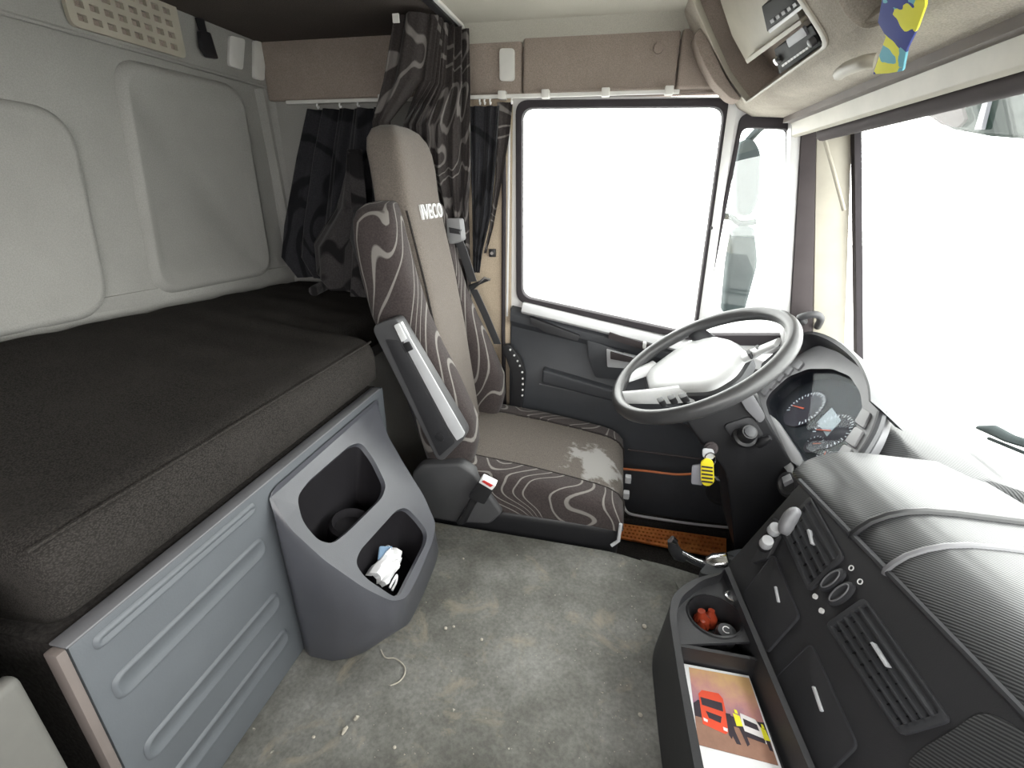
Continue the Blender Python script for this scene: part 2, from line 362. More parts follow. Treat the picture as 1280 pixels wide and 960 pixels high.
def thing(name, loc, label=None, cat=None, group=None, kind=None):
    o = bpy.data.objects.new(name, None); o.empty_display_size = 0.05; COL.objects.link(o); o.location = loc
    return tag(o, label, cat, group, kind)
def bx(lo, hi): return MB().box(lo, hi)
def disc(c, n, r, h, seg=24, e1=None, ry=None):
    """short cylinder at c along n"""
    n = V(n).normalized(); e1 = (V(e1) if e1 else n.orthogonal()).normalized(); e2 = n.cross(e1); c = V(c); ry = ry or r
    ring = [c + e1 * (math.cos(t) * r) + e2 * (math.sin(t) * ry) for t in [2 * math.pi * k / seg for k in range(seg)]]
    return MB().prism(ring, n * h)
def lathe(c, n, prof, seg=28):
    """prof: (radius, height along n)"""
    n = V(n).normalized(); e1 = n.orthogonal().normalized(); e2 = n.cross(e1); c = V(c)
    return MB().loft([[c + n * h + (e1 * math.cos(t) + e2 * math.sin(t)) * r for t in [2 * math.pi * k / seg for k in range(seg)]] for r, h in prof])
def ringplate(outer, inner, d):
    """flat ring between two loops with the same number of points"""
    d = V(d); n = len(outer); o = [V(p) for p in outer]; i = [V(p) for p in inner]
    m = MB(); vs = o + i + [p + d for p in o] + [p + d for p in i]; fs = []
    for j in range(n):
        k = (j + 1) % n
        fs += [(j, k, n + k, n + j), (2 * n + j, 3 * n + j, 3 * n + k, 2 * n + k), (j, 2 * n + j, 2 * n + k, k), (n + j, n + k, 3 * n + k, 3 * n + j)]
    return m.add(vs, fs)
def catmull(P, n):
    P = [V(p) for p in P]; out = []
    for i in range(len(P) - 1):
        a, b, c, d = P[max(i - 1, 0)], P[i], P[i + 1], P[min(i + 2, len(P) - 1)]
        for k in range(n):
            t = k / n; out.append(0.5 * ((2 * b) + (c - a) * t + (2 * a - 5 * b + 4 * c - d) * t * t + (3 * b - a - 3 * c + d) * t ** 3))
    out.append(P[-1]); return out
# ================================================================== the shell of the cab
YW = 2.0; XR = -1.45; ZC = 1.615
tag(build('ground', bx((-30, -30, -1.75), (30, 30, -1.65)), 'concrete'), 'pale concrete ground around the parked truck', kind='structure')
# --- engine tunnel mat (the floor of the picture)
fl = [V((-0.72, -0.5, 0)), V((0.62, -0.5, 0)), V((0.62, 1.10, 0)), PZ(853, 748, 0), PZ(846, 724, 0), PZ(826, 707, 0), PZ(770, 689, 0), V((-0.15, 1.298, 0)), V((-0.72, 1.312, 0))]
floor = build('floor', MB().prism(rnd(fl, [0, 0, 0, .03, .05, .06, .05, 0, 0], 4), (0, 0, -0.34)), 'mat_rubber', bevel=0.012, seg=3, kind='structure', label='dirty grey rubber mat over the engine tunnel')
build('footwell_floor', bx((-1.4, -0.5, -0.42), (1.0, 2.0, -0.35)), 'carpet_dark', kind='structure', label='dark dirty footwell floor beside the engine tunnel')
build('mat_skirt', MB().prism([PZ(800, 698, -0.015), PZ(836, 707, -0.015), PZ(884, 722, -0.015), PZ(870, 760, -0.015), PZ(840, 740, -0.015)], (0, 0, -0.02)), 'mat_rubber', floor, bevel=0.004)
# --- rear wall with pressed panels
wr = thing('wall_rear', (XR, 0.8, 0), 'light grey felt rear wall with two pressed panels', kind='structure')
build('wall_panel', bx((XR - 0.08, -0.55, -0.35), (XR, YW, 1.70)), 'rear_felt', wr)
def RW(px, py, d=0.0): return PX(px, py, XR + d)
def emboss(name, quad, r, par):
    q = rnd([RW(*p) for p in quad], r, 7); rings = []
    for w, d in ((0, 0.0005), (0.012, 0.022), (0.026, 0.024), (0.060, 0.004)):
        rings.append([p + V((d, 0, 0)) for p in inset(q, w)])
    m = MB().loft(rings, True, False); m.add(rings[-1], [tuple(range(len(q)))])
    build(name, m, 'rear_felt', par, ang=60)
emboss('pressed_panel', [(136, 68), (298, 108), (338, 343), (192, 372)], 0.085, wr)
emboss('pressed_panel', [(-230, 85), (84, 137), (138, 392), (-230, 470)], 0.10, wr)
for a, b in (((322, 112), (366, 338)), ((345, 118), (384, 335))):
    p0, p1 = RW(*a), RW(*b)
    build('wall_rib', MB().loft([[p + V((-0.01, -0.025, 0)), p + V((0.03, -0.008, 0)), p + V((0.03, 0.008, 0)), p + V((-0.01, 0.03, 0))] for p in (p0, p1)]), 'rear_felt', wr)
zt = RW(0, 18).z
build('wall_band', bx((XR, -0.55, zt), (XR + 0.022, YW - 0.01, ZC + 0.02)), 'rear_felt', wr, bevel=0.006)
build('wall_molding', MB().tube([(XR + 0.022, -0.5, zt), (XR + 0.022, YW - 0.03, zt)], 0.006, 8), 'rear_felt', wr)
# lower edge of the wall lining with a notch, standing on the mattress
lo = [RW(-260, 455, .006), RW(-10, 408, .006), RW(30, 405, .006), RW(32, 414, .006), RW(56, 410, .006), RW(58, 402, .006), RW(200, 378, .006), RW(380, 343, .006), RW(376, 330, .006), RW(200, 360, .006), RW(0, 395, .006), RW(-260, 432, .006)]
build('wall_lip', MB().prism(lo, (-0.02, 0, 0)), 'rear_felt', wr)
# vent grille: one moulded plate with rows of slots
g0, g1, g2 = RW(84, 27, .026), RW(205, 64, .026), RW(218, 2, .026)
ga = V((XR + .026, g0.y, zt + 0.012)); gw = RW(214, 40).y - ga.y; gh = 0.205
holes = []
for i in range(8):
    for j in range(6):
        y0 = ga.y + 0.022 + i * (gw - 0.036) / 8; z0 = ga.z + 0.016 + j * (gh - 0.02) / 6
        w, h = (gw - 0.036) / 8 * 0.62, (gh - 0.02) / 6 * 0.52
        holes.append([V((ga.x + .012, y0, z0)), V((ga.x + .012, y0 + w, z0)), V((ga.x + .012, y0 + w, z0 + h)), V((ga.x + .012, y0, z0 + h))])
out = rnd([V((ga.x + .012, ga.y, ga.z)), V((ga.x + .012, ga.y + gw, ga.z)), V((ga.x + .012, ga.y + gw, ga.z + gh)), V((ga.x + .012, ga.y, ga.z + gh))], 0.02, 4)
vg = build('vent_grille', MB().holed(out, holes, (-0.012, 0, 0)), 'beige_plastic', wr, label='beige grille with rows of small slots')
build('grille_back', bx((ga.x - 0.003, ga.y + .01, ga.z + .01), (ga.x - 0.001, ga.y + gw - .01, ga.z + gh - .01)), 'header_felt', vg)
for q in ([(288, 44), (307, 49), (304, 88), (287, 82)], [(318, 50), (333, 54), (331, 101), (318, 98)]):
    build('cover_plate', MB().prism(rnd([RW(a, b, .034) for a, b in q], 0.012, 3), (-0.012, 0, 0)), 'pale_plastic', wr, bevel=0.003)
# --- ceiling
ce = thing('ceiling', (0, 0.8, ZC), 'pale felt roof lining, shade painted in over the bunk', kind='structure')
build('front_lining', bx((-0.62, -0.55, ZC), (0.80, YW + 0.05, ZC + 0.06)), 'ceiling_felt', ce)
build('rear_lining', bx((XR - 0.05, -0.55, ZC - 0.004), (-0.62, YW + 0.05, ZC + 0.06)), 'ceiling_shaded', ce, label='lining over the bunk with shade put into its colour')  # dark colour holds the shadow behind the curtain track
# --- driver-side wall
wl = thing('wall_left', (-0.5, YW, 0), 'side wall with brownish felt header above the driver door', kind='structure')
build('rear_side_panel', bx((XR, YW - 0.015, -0.35), (-0.74, YW + 0.06, 1.45)), 'rear_felt', wl)
build('corner_cove', MB().loft([[V((XR, YW - 0.06, z)), V((XR + .01, YW - 0.04, z)), V((XR + .03, YW - 0.02, z)), V((XR + .06, YW - 0.01, z)), V((XR, YW - 0.01, z))] for z in (0.745, 1.6)]), 'rear_felt', wl, ang=50)
build('rear_pillar', bx((-0.74, YW - 0.02, -0.35), (-0.425, YW + 0.06, 1.45)), 'pillar_felt', wl)
hz0, hz1 = 1.412, ZC + .02
hx = [PY(335, 80, 1.98).x, PY(655, 80, 1.98).x, PY(848, 80, 1.98).x, 0.34]
build('header_panel', bx((hx[0] - .02, 1.97, hz0), (hx[1] - .006, YW + .06, hz1)), 'header_felt', wl, bevel=0.012, seg=3)
build('header_panel', bx((hx[1], 1.96, hz0), (hx[2] - .004, YW + .06, hz1)), 'header_felt', wl, bevel=0.012, seg=3)
build('header_panel', bx((hx[2], 1.955, hz0), (hx[3], YW + .06, hz1)), 'header_felt', wl, bevel=0.012, seg=3)
build('header_cove', MB().loft([[V((x, 1.99, hz1 - 0.075)), V((x, 1.955, hz1 - 0.055)), V((x, 1.915, hz1 - .025)), V((x, 1.87, hz1 - 0.008)), V((x, 1.87, hz1 + .02)), V((x, 1.99, hz1 + .02))] for x in (-0.59, 0.36)]), 'ceiling_felt', wl, ang=50)
q = [PY(624, 60, 1.958), PY(643, 60, 1.958), PY(643, 101, 1.958), PY(624, 101, 1.958)]
build('cover_plate', MB().prism(rnd(q, 0.012, 3), (0, 0.012, 0)), 'pale_plastic', wl, bevel=0.003)
build('hook_button', disc(PY(823, 61, 1.962), (0, -1, 0), 0.016, 0.012, 16), 'header_felt', wl, bevel=0.003)
pl = PY(616, 316, 1.978)
bt = build('snap_button', bx((pl.x - .014, 1.966, pl.z - .016), (pl.x + .014, 1.982, pl.z + .016)), 'black_plastic', wl, bevel=0.003)
build('snap_stud', disc((pl.x, 1.967, pl.z), (0, -1, 0), 0.007, 0.006, 12), 'chrome', bt)
build('above_door', bx((-0.425, YW - .005, 1.405), (0.66, YW + .06, 1.46)), 'header_felt', wl)
build('door_sill', bx((-0.425, YW - 0.06, -0.42), (0.95, YW + .06, -0.33)), 'carpet_dark', wl)
# curtain rail with clips under the header
rl = thing('curtain_rail', (-0.5, 1.95, 1.41), 'thin white curtain rail with small clips below the felt header', 'curtain rail')
build('rail', bx((-1.33, 1.942, 1.396), (0.16, 1.954, 1.409)), 'pale_plastic', rl, bevel=0.003)
for px in (478, 628, 682, 757, 836):
    c = PY(px, 116, 1.95); build('clip', bx((c.x - .014, 1.936, 1.393), (c.x + .014, 1.972, 1.420)), 'pale_plastic', rl, bevel=0.004)
for px in (396, 424, 447, 600, 606, 613, 640):
    c = PY(px, 122, 1.95); build('hook', MB().tube([(c.x, 1.948, 1.398), (c.x, 1.943, 1.388), (c.x, 1.950, 1.380), (c.x, 1.957, 1.386)], 0.0035, 6), 'white_mark', rl)
# --- unseen passenger side behind the camera; door panel and header limit the side light
wn = thing('wall_right', (-0.9, -0.52, 0), 'unseen passenger-side wall, door panel added to cut side-window light', kind='structure')
build('rear_quarter', bx((XR - .05, -0.58, -0.35), (-0.66, -0.52, 1.66)), 'rear_felt', wn)
build('added_door_panel', bx((-0.66, -0.58, -0.40), (0.80, -0.50, 0.80)), 'door_grey', wn, bevel=0.01)  # added to close the doorway and cut near-side light
build('doorway_header', bx((-0.66, -0.58, 1.36), (0.8, -0.52, 1.66)), 'header_felt', wn)
build('front_pillar', MB().prism([(0.62, -.52, 1.45), (0.74, -.52, 1.45), (1.02, -.52, 0.45), (1.02, -.52, -.4), (0.78, -.52, -.4), (0.78, -.52, 0.5)], (0, -.06, 0)), 'pillar_felt', wn)
# --- front: bulkhead below the glass, roof header above it
def wx(z): return 0.722 + (1.286 - z) * 0.262          # windshield plane
wf = thing('wall_front', (1.0, 0.8, 0), 'front bulkhead and roof header around the windshield', kind='structure')
build('bulkhead', bx((1.0, -0.55, -0.42), (1.06, YW + .05, 0.40)), 'carpet_dark', wf)
build('roof_header', MB().prism([(0.605, -0.55, 1.285), (0.70, -0.55, 1.287), (0.80, -0.55, 1.31), (0.80, -0.55, 1.67), (0.605, -0.55, 1.67)], (0, YW + .6, 0)), 'pillar_dark', wf)
w1 = thing('window_1', (0.9, 0.8, 0.5), 'wide windshield with dark rubber edge', kind='structure')
zb, ztop = 0.38, 1.30
build('pane', MB().prism([(wx(zb), -0.5, zb), (wx(zb), 1.95, zb), (wx(ztop), 1.95, ztop), (wx(ztop), -0.5, ztop)], (0.006, 0, 0.0015)), 'window_glass', w1)
build('seal', MB().prism([(wx(zb) - .012, 1.925, zb), (wx(zb) - .012, 1.955, zb), (wx(ztop) - .012, 1.955, ztop), (wx(ztop) - .012, 1.925, ztop)], (0.02, 0, 0.005)), 'rubber_seal', w1)
# --- A-pillar trim on the driver side
tr = thing('trim_1', (0.7, 1.97, 0.5), 'front door pillar with dark and pale trim strips', kind='structure')
def strip(name, pts, y0, y1, mat, par, bv=0.004):
    P = [PY(a, b, y0) for a, b in pts]; return build(name, MB().prism(P, (0, y1 - y0, 0)), mat, par, bevel=bv)
strip('dark_strip', [(1003, 150), (1021, 150), (1016, 420), (1020, 470), (990, 470), (988, 400)], 1.945, 2.0, 'pillar_dark', tr)
strip('pale_strip', [(989, 150), (1004, 150), (989, 400), (987, 470), (976, 470), (981, 390)], 1.955, 2.0, 'painted_frame', tr)
strip('pillar_cover', [(1021, 150), (1066, 150), (1056, 430), (1056, 480), (1012, 480), (1017, 400)], 1.955, 2.0, 'beige_plastic', tr)
build('grab_handle', MB().tube(catmull([PY(1005, 402, 1.90), PY(1000, 397, 1.86), PY(1018, 393, 1.84), PY(1026, 398, 1.86), PY(1022, 408, 1.94)], 5), 0.013, 10), 'armrest_grey', tr)
# ================================================================== driver door
dr = thing('door_1', (0.1, YW, -0.33), 'driver door with large slanted-sill window and quarter glass', kind='structure')
def D(px, py, y=YW): return PY(px, py, y)
mainw = [D(651, 133), D(908, 131), D(868, 420), D(651, 372)]
quart = [D(927, 157), D(986, 159), D(983, 420), D(876, 420)]
outer = [D(636, 120), D(920, 121), D(990, 150), D(990, 440), D(860, 452), D(634, 392)]
mh = rnd(mainw, 0.045, 6); qh = rnd(quart, [.03, .02, .01, .01], 6)
build('door_frame', MB().holed(rnd(outer, 0.03, 4), [scale_poly(mh, 1.045), scale_poly(qh, 1.06)], (0, 0.05, 0)), 'painted_frame', dr, ang=30)
for h, s in ((mh, 1.05), (qh, 1.10)):
    sl = build('window_seal', ringplate([p + V((0, -.012, 0)) for p in scale_poly(h, s)], [p + V((0, -.012, 0)) for p in scale_poly(h, 0.985)], (0, 0.045, 0)), 'rubber_seal', dr, bevel=0.003)
    build('pane', MB().prism([p + V((0, 0.022, 0)) for p in scale_poly(h, 1.02)], (0, 0.005, 0)), 'window_glass', dr)
strip('divider_post', [(911, 128), (922, 128), (880, 425), (870, 425)], 1.985, 2.0, 'painted_frame', dr, 0.002)
build('post_screw', disc(D(889, 285, 1.984), (0, -1, 0), 0.006, 0.004, 10), 'black_plastic', dr)
build('frame_edge', MB().tube([D(637, 128, 1.985), D(636, 250, 1.985), D(634, 395, 1.985)], 0.007, 8), 'painted_frame', dr)
build('door_gasket', MB().tube([D(629, 128, 1.975), D(630, 250, 1.975), D(629, 420, 1.975), D(632, 560, 1.975)], 0.009, 8), 'rubber_seal', dr)
# lower panel: loft along x, the waistline falls towards the front
def ztop_at(x): return 0.640 - (x + 0.39) * 0.186
def panel_ring(x):
    zt_ = ztop_at(x)
    return [V((x, 2.05, -.33)), V((x, 1.97, -.33)), V((x, 1.96, -.20)), V((x, 1.96, 0.10)), V((x, 1.95, .20)), V((x, 1.95, zt_ - .28)), V((x, 1.965, zt_ - .25)), V((x, 1.975, zt_ - .10)), V((x, 1.955, zt_ - .075)), V((x, 1.955, zt_ - .045)), V((x, 1.97, zt_ - .025)), V((x, 2.05, zt_ - .005))]
build('door_panel', MB().loft([panel_ring(x) for x in (-0.42, -0.2, 0.0, 0.2, 0.4, 0.6, 0.72)]), 'door_grey', dr, bevel=0.006, ang=50)
xa, xb = D(655, 380).x, 0.62
build('window_ledge', MB().loft([[V((x, 2.02, ztop_at(x) - .005)), V((x, 1.94, ztop_at(x) - .026)), V((x, 1.93, ztop_at(x) - .014)), V((x, 1.965, ztop_at(x) + .012)), V((x, 2.02, ztop_at(x) + .016))] for x in (xa, 0.1, xb)]), 'door_ledge', dr, bevel=0.005)
def door_plate(name, pts, y, d, mat, par=dr, r=0.01, bv=0.004):
    return build(name, MB().prism(rnd([PY(a, b, y) for a, b in pts], r, 4), (0, d, 0)), mat, par, bevel=bv)
door_plate('upper_pad', [(661, 396), (725, 420), (722, 427), (680, 415), (664, 405)], 1.935, 0.035, 'soft_black', r=0.008, bv=0.006)
door_plate('pocket_panel', [(733, 423), (792, 446), (790, 476), (744, 472), (736, 450)], 1.957, 0.03, 'door_grey', r=0.015)
door_plate('release_recess', [(758, 436), (800, 447), (800, 462), (759, 459)], 1.952, 0.02, 'silver_plastic', r=0.006)
hd = door_plate('door_handle', [(763, 440), (798, 450), (798, 455), (763, 449)], 1.94, 0.02, 'pillar_dark', r=0.004)
door_plate('switch_strip', [(762, 415), (812, 432), (812, 440), (760, 423)], 1.93, 0.03, 'pillar_dark', r=0.003)
build('sill_clip', bx((D(806, 430, 1.9).x - .006, 1.895, D(806, 432, 1.9).z - .012), (D(806, 430, 1.9).x + .006, 1.92, D(806, 432, 1.9).z + .012)), 'white_mark', dr, bevel=0.002)
arm = [PY(678, 462, 1.92), PY(780, 492, 1.92), PY(880, 520, 1.92), PY(880, 540, 1.92), PY(780, 506, 1.92), PY(677, 479, 1.92)]
build('armrest', MB().prism(arm, (0, 0.06, 0)), 'door_grey', dr, bevel=0.010, seg=3)
build('panel_groove', MB().tube([PY(674, 480, 1.945), PY(765, 499, 1.945), PY(870, 526, 1.945)], 0.003, 6), 'bezel_grey', dr)
build('speaker_ring', lathe(PY(905, 612, 1.955), (0, -1, 0), [(0.075, 0.0), (0.078, 0.012), (0.068, 0.014), (0.062, 0.006)], 32), 'soft_black', dr)
build('bottom_seal', MB().tube(catmull([PY(778, 628, 1.90), PY(784, 640, 1.90), PY(800, 645, 1.90), PY(860, 654, 1.90), PY(916, 660, 1.90)], 5), 0.006, 8), 'silver_plastic', dr)
tag(build('orange_cable', MB().tube(catmull([PY(779, 586, 1.86), PY(810, 589, 1.85), PY(845, 593, 1.84), PY(868, 592, 1.82)], 6), 0.005, 8), 'cable_orange'), 'thin orange cable stretched along the dark door below the armrest', 'cable')
build('scuffed_trim', MB().tube([PY(785, 562, 1.95), PY(830, 568, 1.95), PY(876, 574, 1.95)], 0.005, 6), 'pillar_dark', dr)
# orange perforated step at the doorway
st = thing('entry_step', (0.35, 1.86, -0.345), 'orange perforated entry step along the bottom of the driver door', 'step')
P = [PZ(745, 655, -.33), PZ(800, 652, -.33), PZ(925, 672, -.33), PZ(925, 705, -.33), PZ(745, 668, -.33)]
a0, a1, b0, b1 = PZ(750, 650, -.33), PZ(908, 673, -.33), PZ(750, 667, -.33), PZ(908, 698, -.33)
hs = []
for i in range(30):
    for j in range(4):
        u = (i + 0.5 + 0.5 * (j % 2)) / 31; w = (j + 0.6) / 4.4
        c = (a0.lerp(a1, u)).lerp(b0.lerp(b1, u), w); r = 0.0065
        hs.append([c + V((math.cos(t) * r, math.sin(t) * r, 0)) for t in [2 * math.pi * k / 6 for k in range(6)]])
build('perforated_plate', MB().holed([a0, a1, b1, b0], hs, (0, 0, -0.008)), 'orange_step', st)
# ================================================================== bunk
XB = -0.694
bench = thing('storage_bench', (-1.05, 0.8, 0), 'blue-grey storage bench with grooved front panel under the bunk', 'bench')
y0, y1, zb1 = 0.325, 1.30, 0.505
fp = build('front_panel', bx((XB - .03, y0 + .012, 0.002), (XB, y1, zb1)), 'bench_grey', bench, bevel=0.006)
build('end_strip', bx((XB - .022, y0 - .004, 0.002), (XB + .002, y0 + .010, zb1 + .004)), 'end_taupe', bench, bevel=0.004)
build('top_rail', bx((XB - .03, y0 + .01, zb1), (XB + .001, y1 - .02, zb1 + .005)), 'bezel_grey', bench, bevel=0.003)
build('bench_body', bx((XR + .01, y0 + .012, -0.34), (XB - .03, y1, zb1)), 'carpet_dark', bench)
build('far_body', bx((XR + .01, y1, -0.34), (-0.85, 1.97, zb1 + .005)), 'rear_felt', bench)
for (a, b) in (((321, 643), (118, 812)), ((333, 691), (148, 881)), ((351, 758), (186, 956)), ((361, 800), (215, 1000))):
    p, q = PX(a[0], a[1], XB), PX(b[0], b[1], XB); zl = (p.z + q.z) / 2; h = min(0.052, 0.492 - zl)
    lo = [V((XB + .0005, q.y, zl)), V((XB + .0005, p.y, zl)), V((XB + .0005, p.y, zl + h)), V((XB + .0005, q.y, zl + h))]
    o_ = rnd(lo, 0.022, 5); c_ = sum(o_, V()) / len(o_)
    def ins(w): return [V((p_.x, c_.y + (p_.y - c_.y) * (1 - w / 0.19), c_.z + (p_.z - c_.z) * (1 - w / (h / 2)))) for p_ in o_]
    rings = [o_, [p_ + V((0.005, 0, 0)) for p_ in ins(0.004)], [p_ + V((0.005, 0, 0)) for p_ in ins(0.008)], [p_ + V((0.0008, 0, 0)) for p_ in ins(0.013)]]
    m = MB().loft(rings, True, False); m.add(rings[-1], [tuple(range(len(o_)))])
    build('pressed_groove', m, 'bench_grey', fp, ang=70)
mt = thing('bunk_mattress', (-1.07, 1.1, 0.515), 'long dark brown ribbed mattress lying on the bunk behind the seat', 'mattress')
def rise(y): return max(0.02, 0.02 + 0.055 * (2.0 - y) / 1.15)
def slab(yA, yB, xf, xb_, za, zb_, n=22, yN=None):
    """soft slab: rings across x-z along y"""
    rings = []
    for k in range(n + 1):
        t = k / n; y = yA + (yB - yA) * t; e = min(t, 1 - t) * (yB - yA); s = 1 - max(0, (0.035 - e) / 0.035) ** 2 * 0.18
        pr = [(xf - .01, za), (xf + .006, za + .03), (xf + .010, za + .09), (xf + .004, zb_ - .03), (xf - .012, zb_ - .009), (xf - .04, zb_), (xf - .18, zb_ + .006), (xf - .36, zb_ + .010 + .3 * rise(y)), (xf - .55, zb_ + .015 + .7 * rise(y)), (xb_ + .05, zb_ + .01 + rise(y)), (xb_, zb_ - .005 + rise(y)), (xb_, za)]
        wob = 0.0015 * math.sin(k * 1.1) + 0.002 * math.sin(k * 0.6 + 1)
        if yN is not None:
            f_ = min(1, max(0, (y - yN) / 0.05)); f_ = f_ * f_ * (3 - 2 * f_); pr = [(x - (0.17 * f_ if x > xf - .2 else (0.10 * f_ if x > xf - .3 else 0)), z) for x, z in pr]
        cx, cz = (xf + xb_) / 2, (za + zb_) / 2
        rings.append([V((cx + (x - cx) * (1 - (1 - s) * .25), y, za + (z - za) * s + (wob if z > za + .05 else 0))) for x, z in pr])
    return MB().loft(rings)
build('mattress_body', slab(0.33, 1.95, XB + .004, XR + .01, 0.52, 0.675, 72, 1.265), 'mattress_fabric', mt, ang=60, sub=1)
build('seam', MB().tube([(XB - .008, 0.345 + i * 0.0174, 0.665) for i in range(54)], 0.0035, 6), 'mattress_fabric', mt)
m2 = thing('bunk_cushion', (-1.07, 0.0, 0.50), 'short dark bunk cushion across a narrow gap from the long mattress', 'cushion')
build('cushion_body', slab(-0.5, 0.300, XB - .006, XR + .01, 0.525, 0.665, 14), 'mattress_fabric', m2, ang=60, sub=1)
b2 = thing('side_locker', (-1.07, -0.1, 0), 'pale grey locker under the short bunk cushion', 'locker')
build('locker_body', bx((XR + .01, -0.5, -0.34), (XB - .03, 0.27, 0.515)), 'locker_grey', b2, bevel=0.02, seg=3)
build('locker_front', bx((XB - .03, -0.49, 0.003), (XB - .002, 0.286, 0.520)), 'locker_grey', b2, bevel=0.012, seg=3)

# ================================================================== moulded bin console on the bench front
bc = thing('bin_console', (-0.6, 0.98, 0), 'dark grey moulded bin console with two open compartments beside the bench', 'console')
# sloping lid plane used to read the opening outlines
LD = V((0.25, 0, -0.29)).normalized(); LN = V((0, 1, 0)).cross(LD).normalized()
if LN.z < 0: LN = -LN
LP0 = V((-0.56, 0.98, 0.318))
op1 = [PP(a, b, LP0, LN) for a, b in ((371, 622), (384, 603), (438, 556), (452, 553), (468, 575), (483, 606), (478, 622), (436, 664), (416, 680), (398, 676), (378, 652))]
op2 = [PP(a, b, LP0, LN) for a, b in ((444, 704), (450, 688), (496, 637), (508, 634), (522, 648), (534, 664), (533, 678), (500, 744), (492, 746), (456, 722))]
lid = [PP(a, b, LP0, LN) for a, b in ((331, 611), (398, 553), (466, 497), (485, 545), (505, 580), (530, 620), (545, 655), (541, 676), (523, 720), (508, 748), (490, 752), (455, 735), (405, 700), (362, 660))]
op1, op2 = rnd(op1, .02, 4), rnd(op2, .02, 4); lidp = [V((max(p.x, -0.688), p.y, p.z)) for p in rnd(lid, 0.02, 4)]
dn = -LN
mb = MB()
# lid face with the two openings
loops = [lidp, op1, op2]
e1 = V((0, 1, 0)); e2 = LD
l2 = [[V(((p - LP0).dot(e1), (p - LP0).dot(e2), 0)) for p in l] for l in loops]
flat = [p for l in loops for p in l]; lidm = MB().add(flat, [tuple(t) for t in tessellate_polygon(l2)])
build('console_lid', lidm, 'console_grey', bc, ang=15, smooth=False)
nl, n1, n2 = len(lidp), len(op1), len(op2)
# rolled outer edge, then the skirt falls to the foot outline (bench side stays on the bench plane)
cl = sum(lidp, V()) / nl
edge = [p + (p - cl).normalized() * 0.010 + dn * 0.014 for p in lidp]; edge = [V((max(p.x, -0.689), p.y, p.z)) for p in edge]
foot = []
for p in lidp:
    foot.append(V((-0.689 + max(0, p.x + 0.689) * 0.65, min(max(p.y, 0.735), 1.228), 0.003)))
mid = [e.lerp(f, 0.45) + V((0.045 * max(0, min(1, (e.x + .66) / .12)) , 0, 0)) for e, f in zip(edge, foot)]
rings = [lidp, edge, mid, foot]
k0 = 0; off = len(mb.v); mb.loft(rings, True, False)
# wells
for op, dep, sh in ((op1, 0.165, 0.80), (op2, 0.13, 0.84)):
    c = sum(op, V()) / len(op)
    r1 = [p + dn * 0.012 + (c - p) * 0.03 for p in op]
    r2 = [V((max(-0.675, c.x + (p.x - c.x) * sh - 0.03), c.y + (p.y - c.y) * sh, max(0.02, p.z - dep))) for p in op]
    mb.loft([op, r1], True, False)
    w_ = MB().loft([r1, r2], True, False); w_.add(r2, [tuple(range(len(r2)))])
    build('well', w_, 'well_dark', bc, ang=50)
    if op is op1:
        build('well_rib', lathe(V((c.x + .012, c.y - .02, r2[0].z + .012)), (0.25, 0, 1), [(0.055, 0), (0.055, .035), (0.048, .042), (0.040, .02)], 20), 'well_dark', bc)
build('console_shell', mb, 'console_grey', bc, ang=70)
c2 = sum(op2, V()) / len(op2)
ts = c2 - LN * 0.050 + V((0.030, -0.020, 0))
m = MB(); rows = []
for i in range(9):
    row = []
    for j in range(9):
        u, w = (i - 4) / 4, (j - 4) / 4; rr = math.hypot(u, w)
        row.append(ts + LD * (u * 0.026 + random.uniform(-.004, .004)) + V((0, w * 0.050 + random.uniform(-.005, .005), 0)) + LN * (0.018 * math.cos(rr * 1.8) + 0.010 * math.sin(5 * u + 2 * w) + random.uniform(-.008, .008)))
    rows.append(row)
m.grid(rows); k = len(m.v); m.add([p - LN * .018 for p in m.v[:k]], [tuple(reversed(f)) for f in m.f])
bd = [i for i in range(9)] + [9 * i + 8 for i in range(1, 9)] + [72 + j for j in range(7, -1, -1)] + [9 * i for i in range(7, 0, -1)]
m.add([], []); m.f += [(bd[a], bd[(a + 1) % len(bd)], bd[(a + 1) % len(bd)] + k, bd[a] + k) for a in range(len(bd))]
tag(build('crumpled_tissue', m, 'tissue', ang=25), 'crumpled white tissue bundle in the lower bin compartment', 'tissue')
def TP(px, py, dz=0.0): return PP(px, py, c2 - LN * (.045 - dz), LN)
tag(build('elastic_loop', MB().tube(catmull([TP(487, 735), TP(491, 727, .004), TP(496, 719, .006), TP(495, 728, .003), TP(490, 738)], 5), 0.003, 6), 'tissue'), 'thin white elastic loop beside the tissue in the bin compartment', 'loop')
bp = [TP(472, 700), TP(484, 706), TP(489, 684, .02), TP(474, 684, .02)]
tag(build('paper_scrap', MB().prism(bp, (0.003, 0.001, 0.003)), 'blue_paper'), 'small folded blue-grey paper scrap behind the white tissue', 'paper')
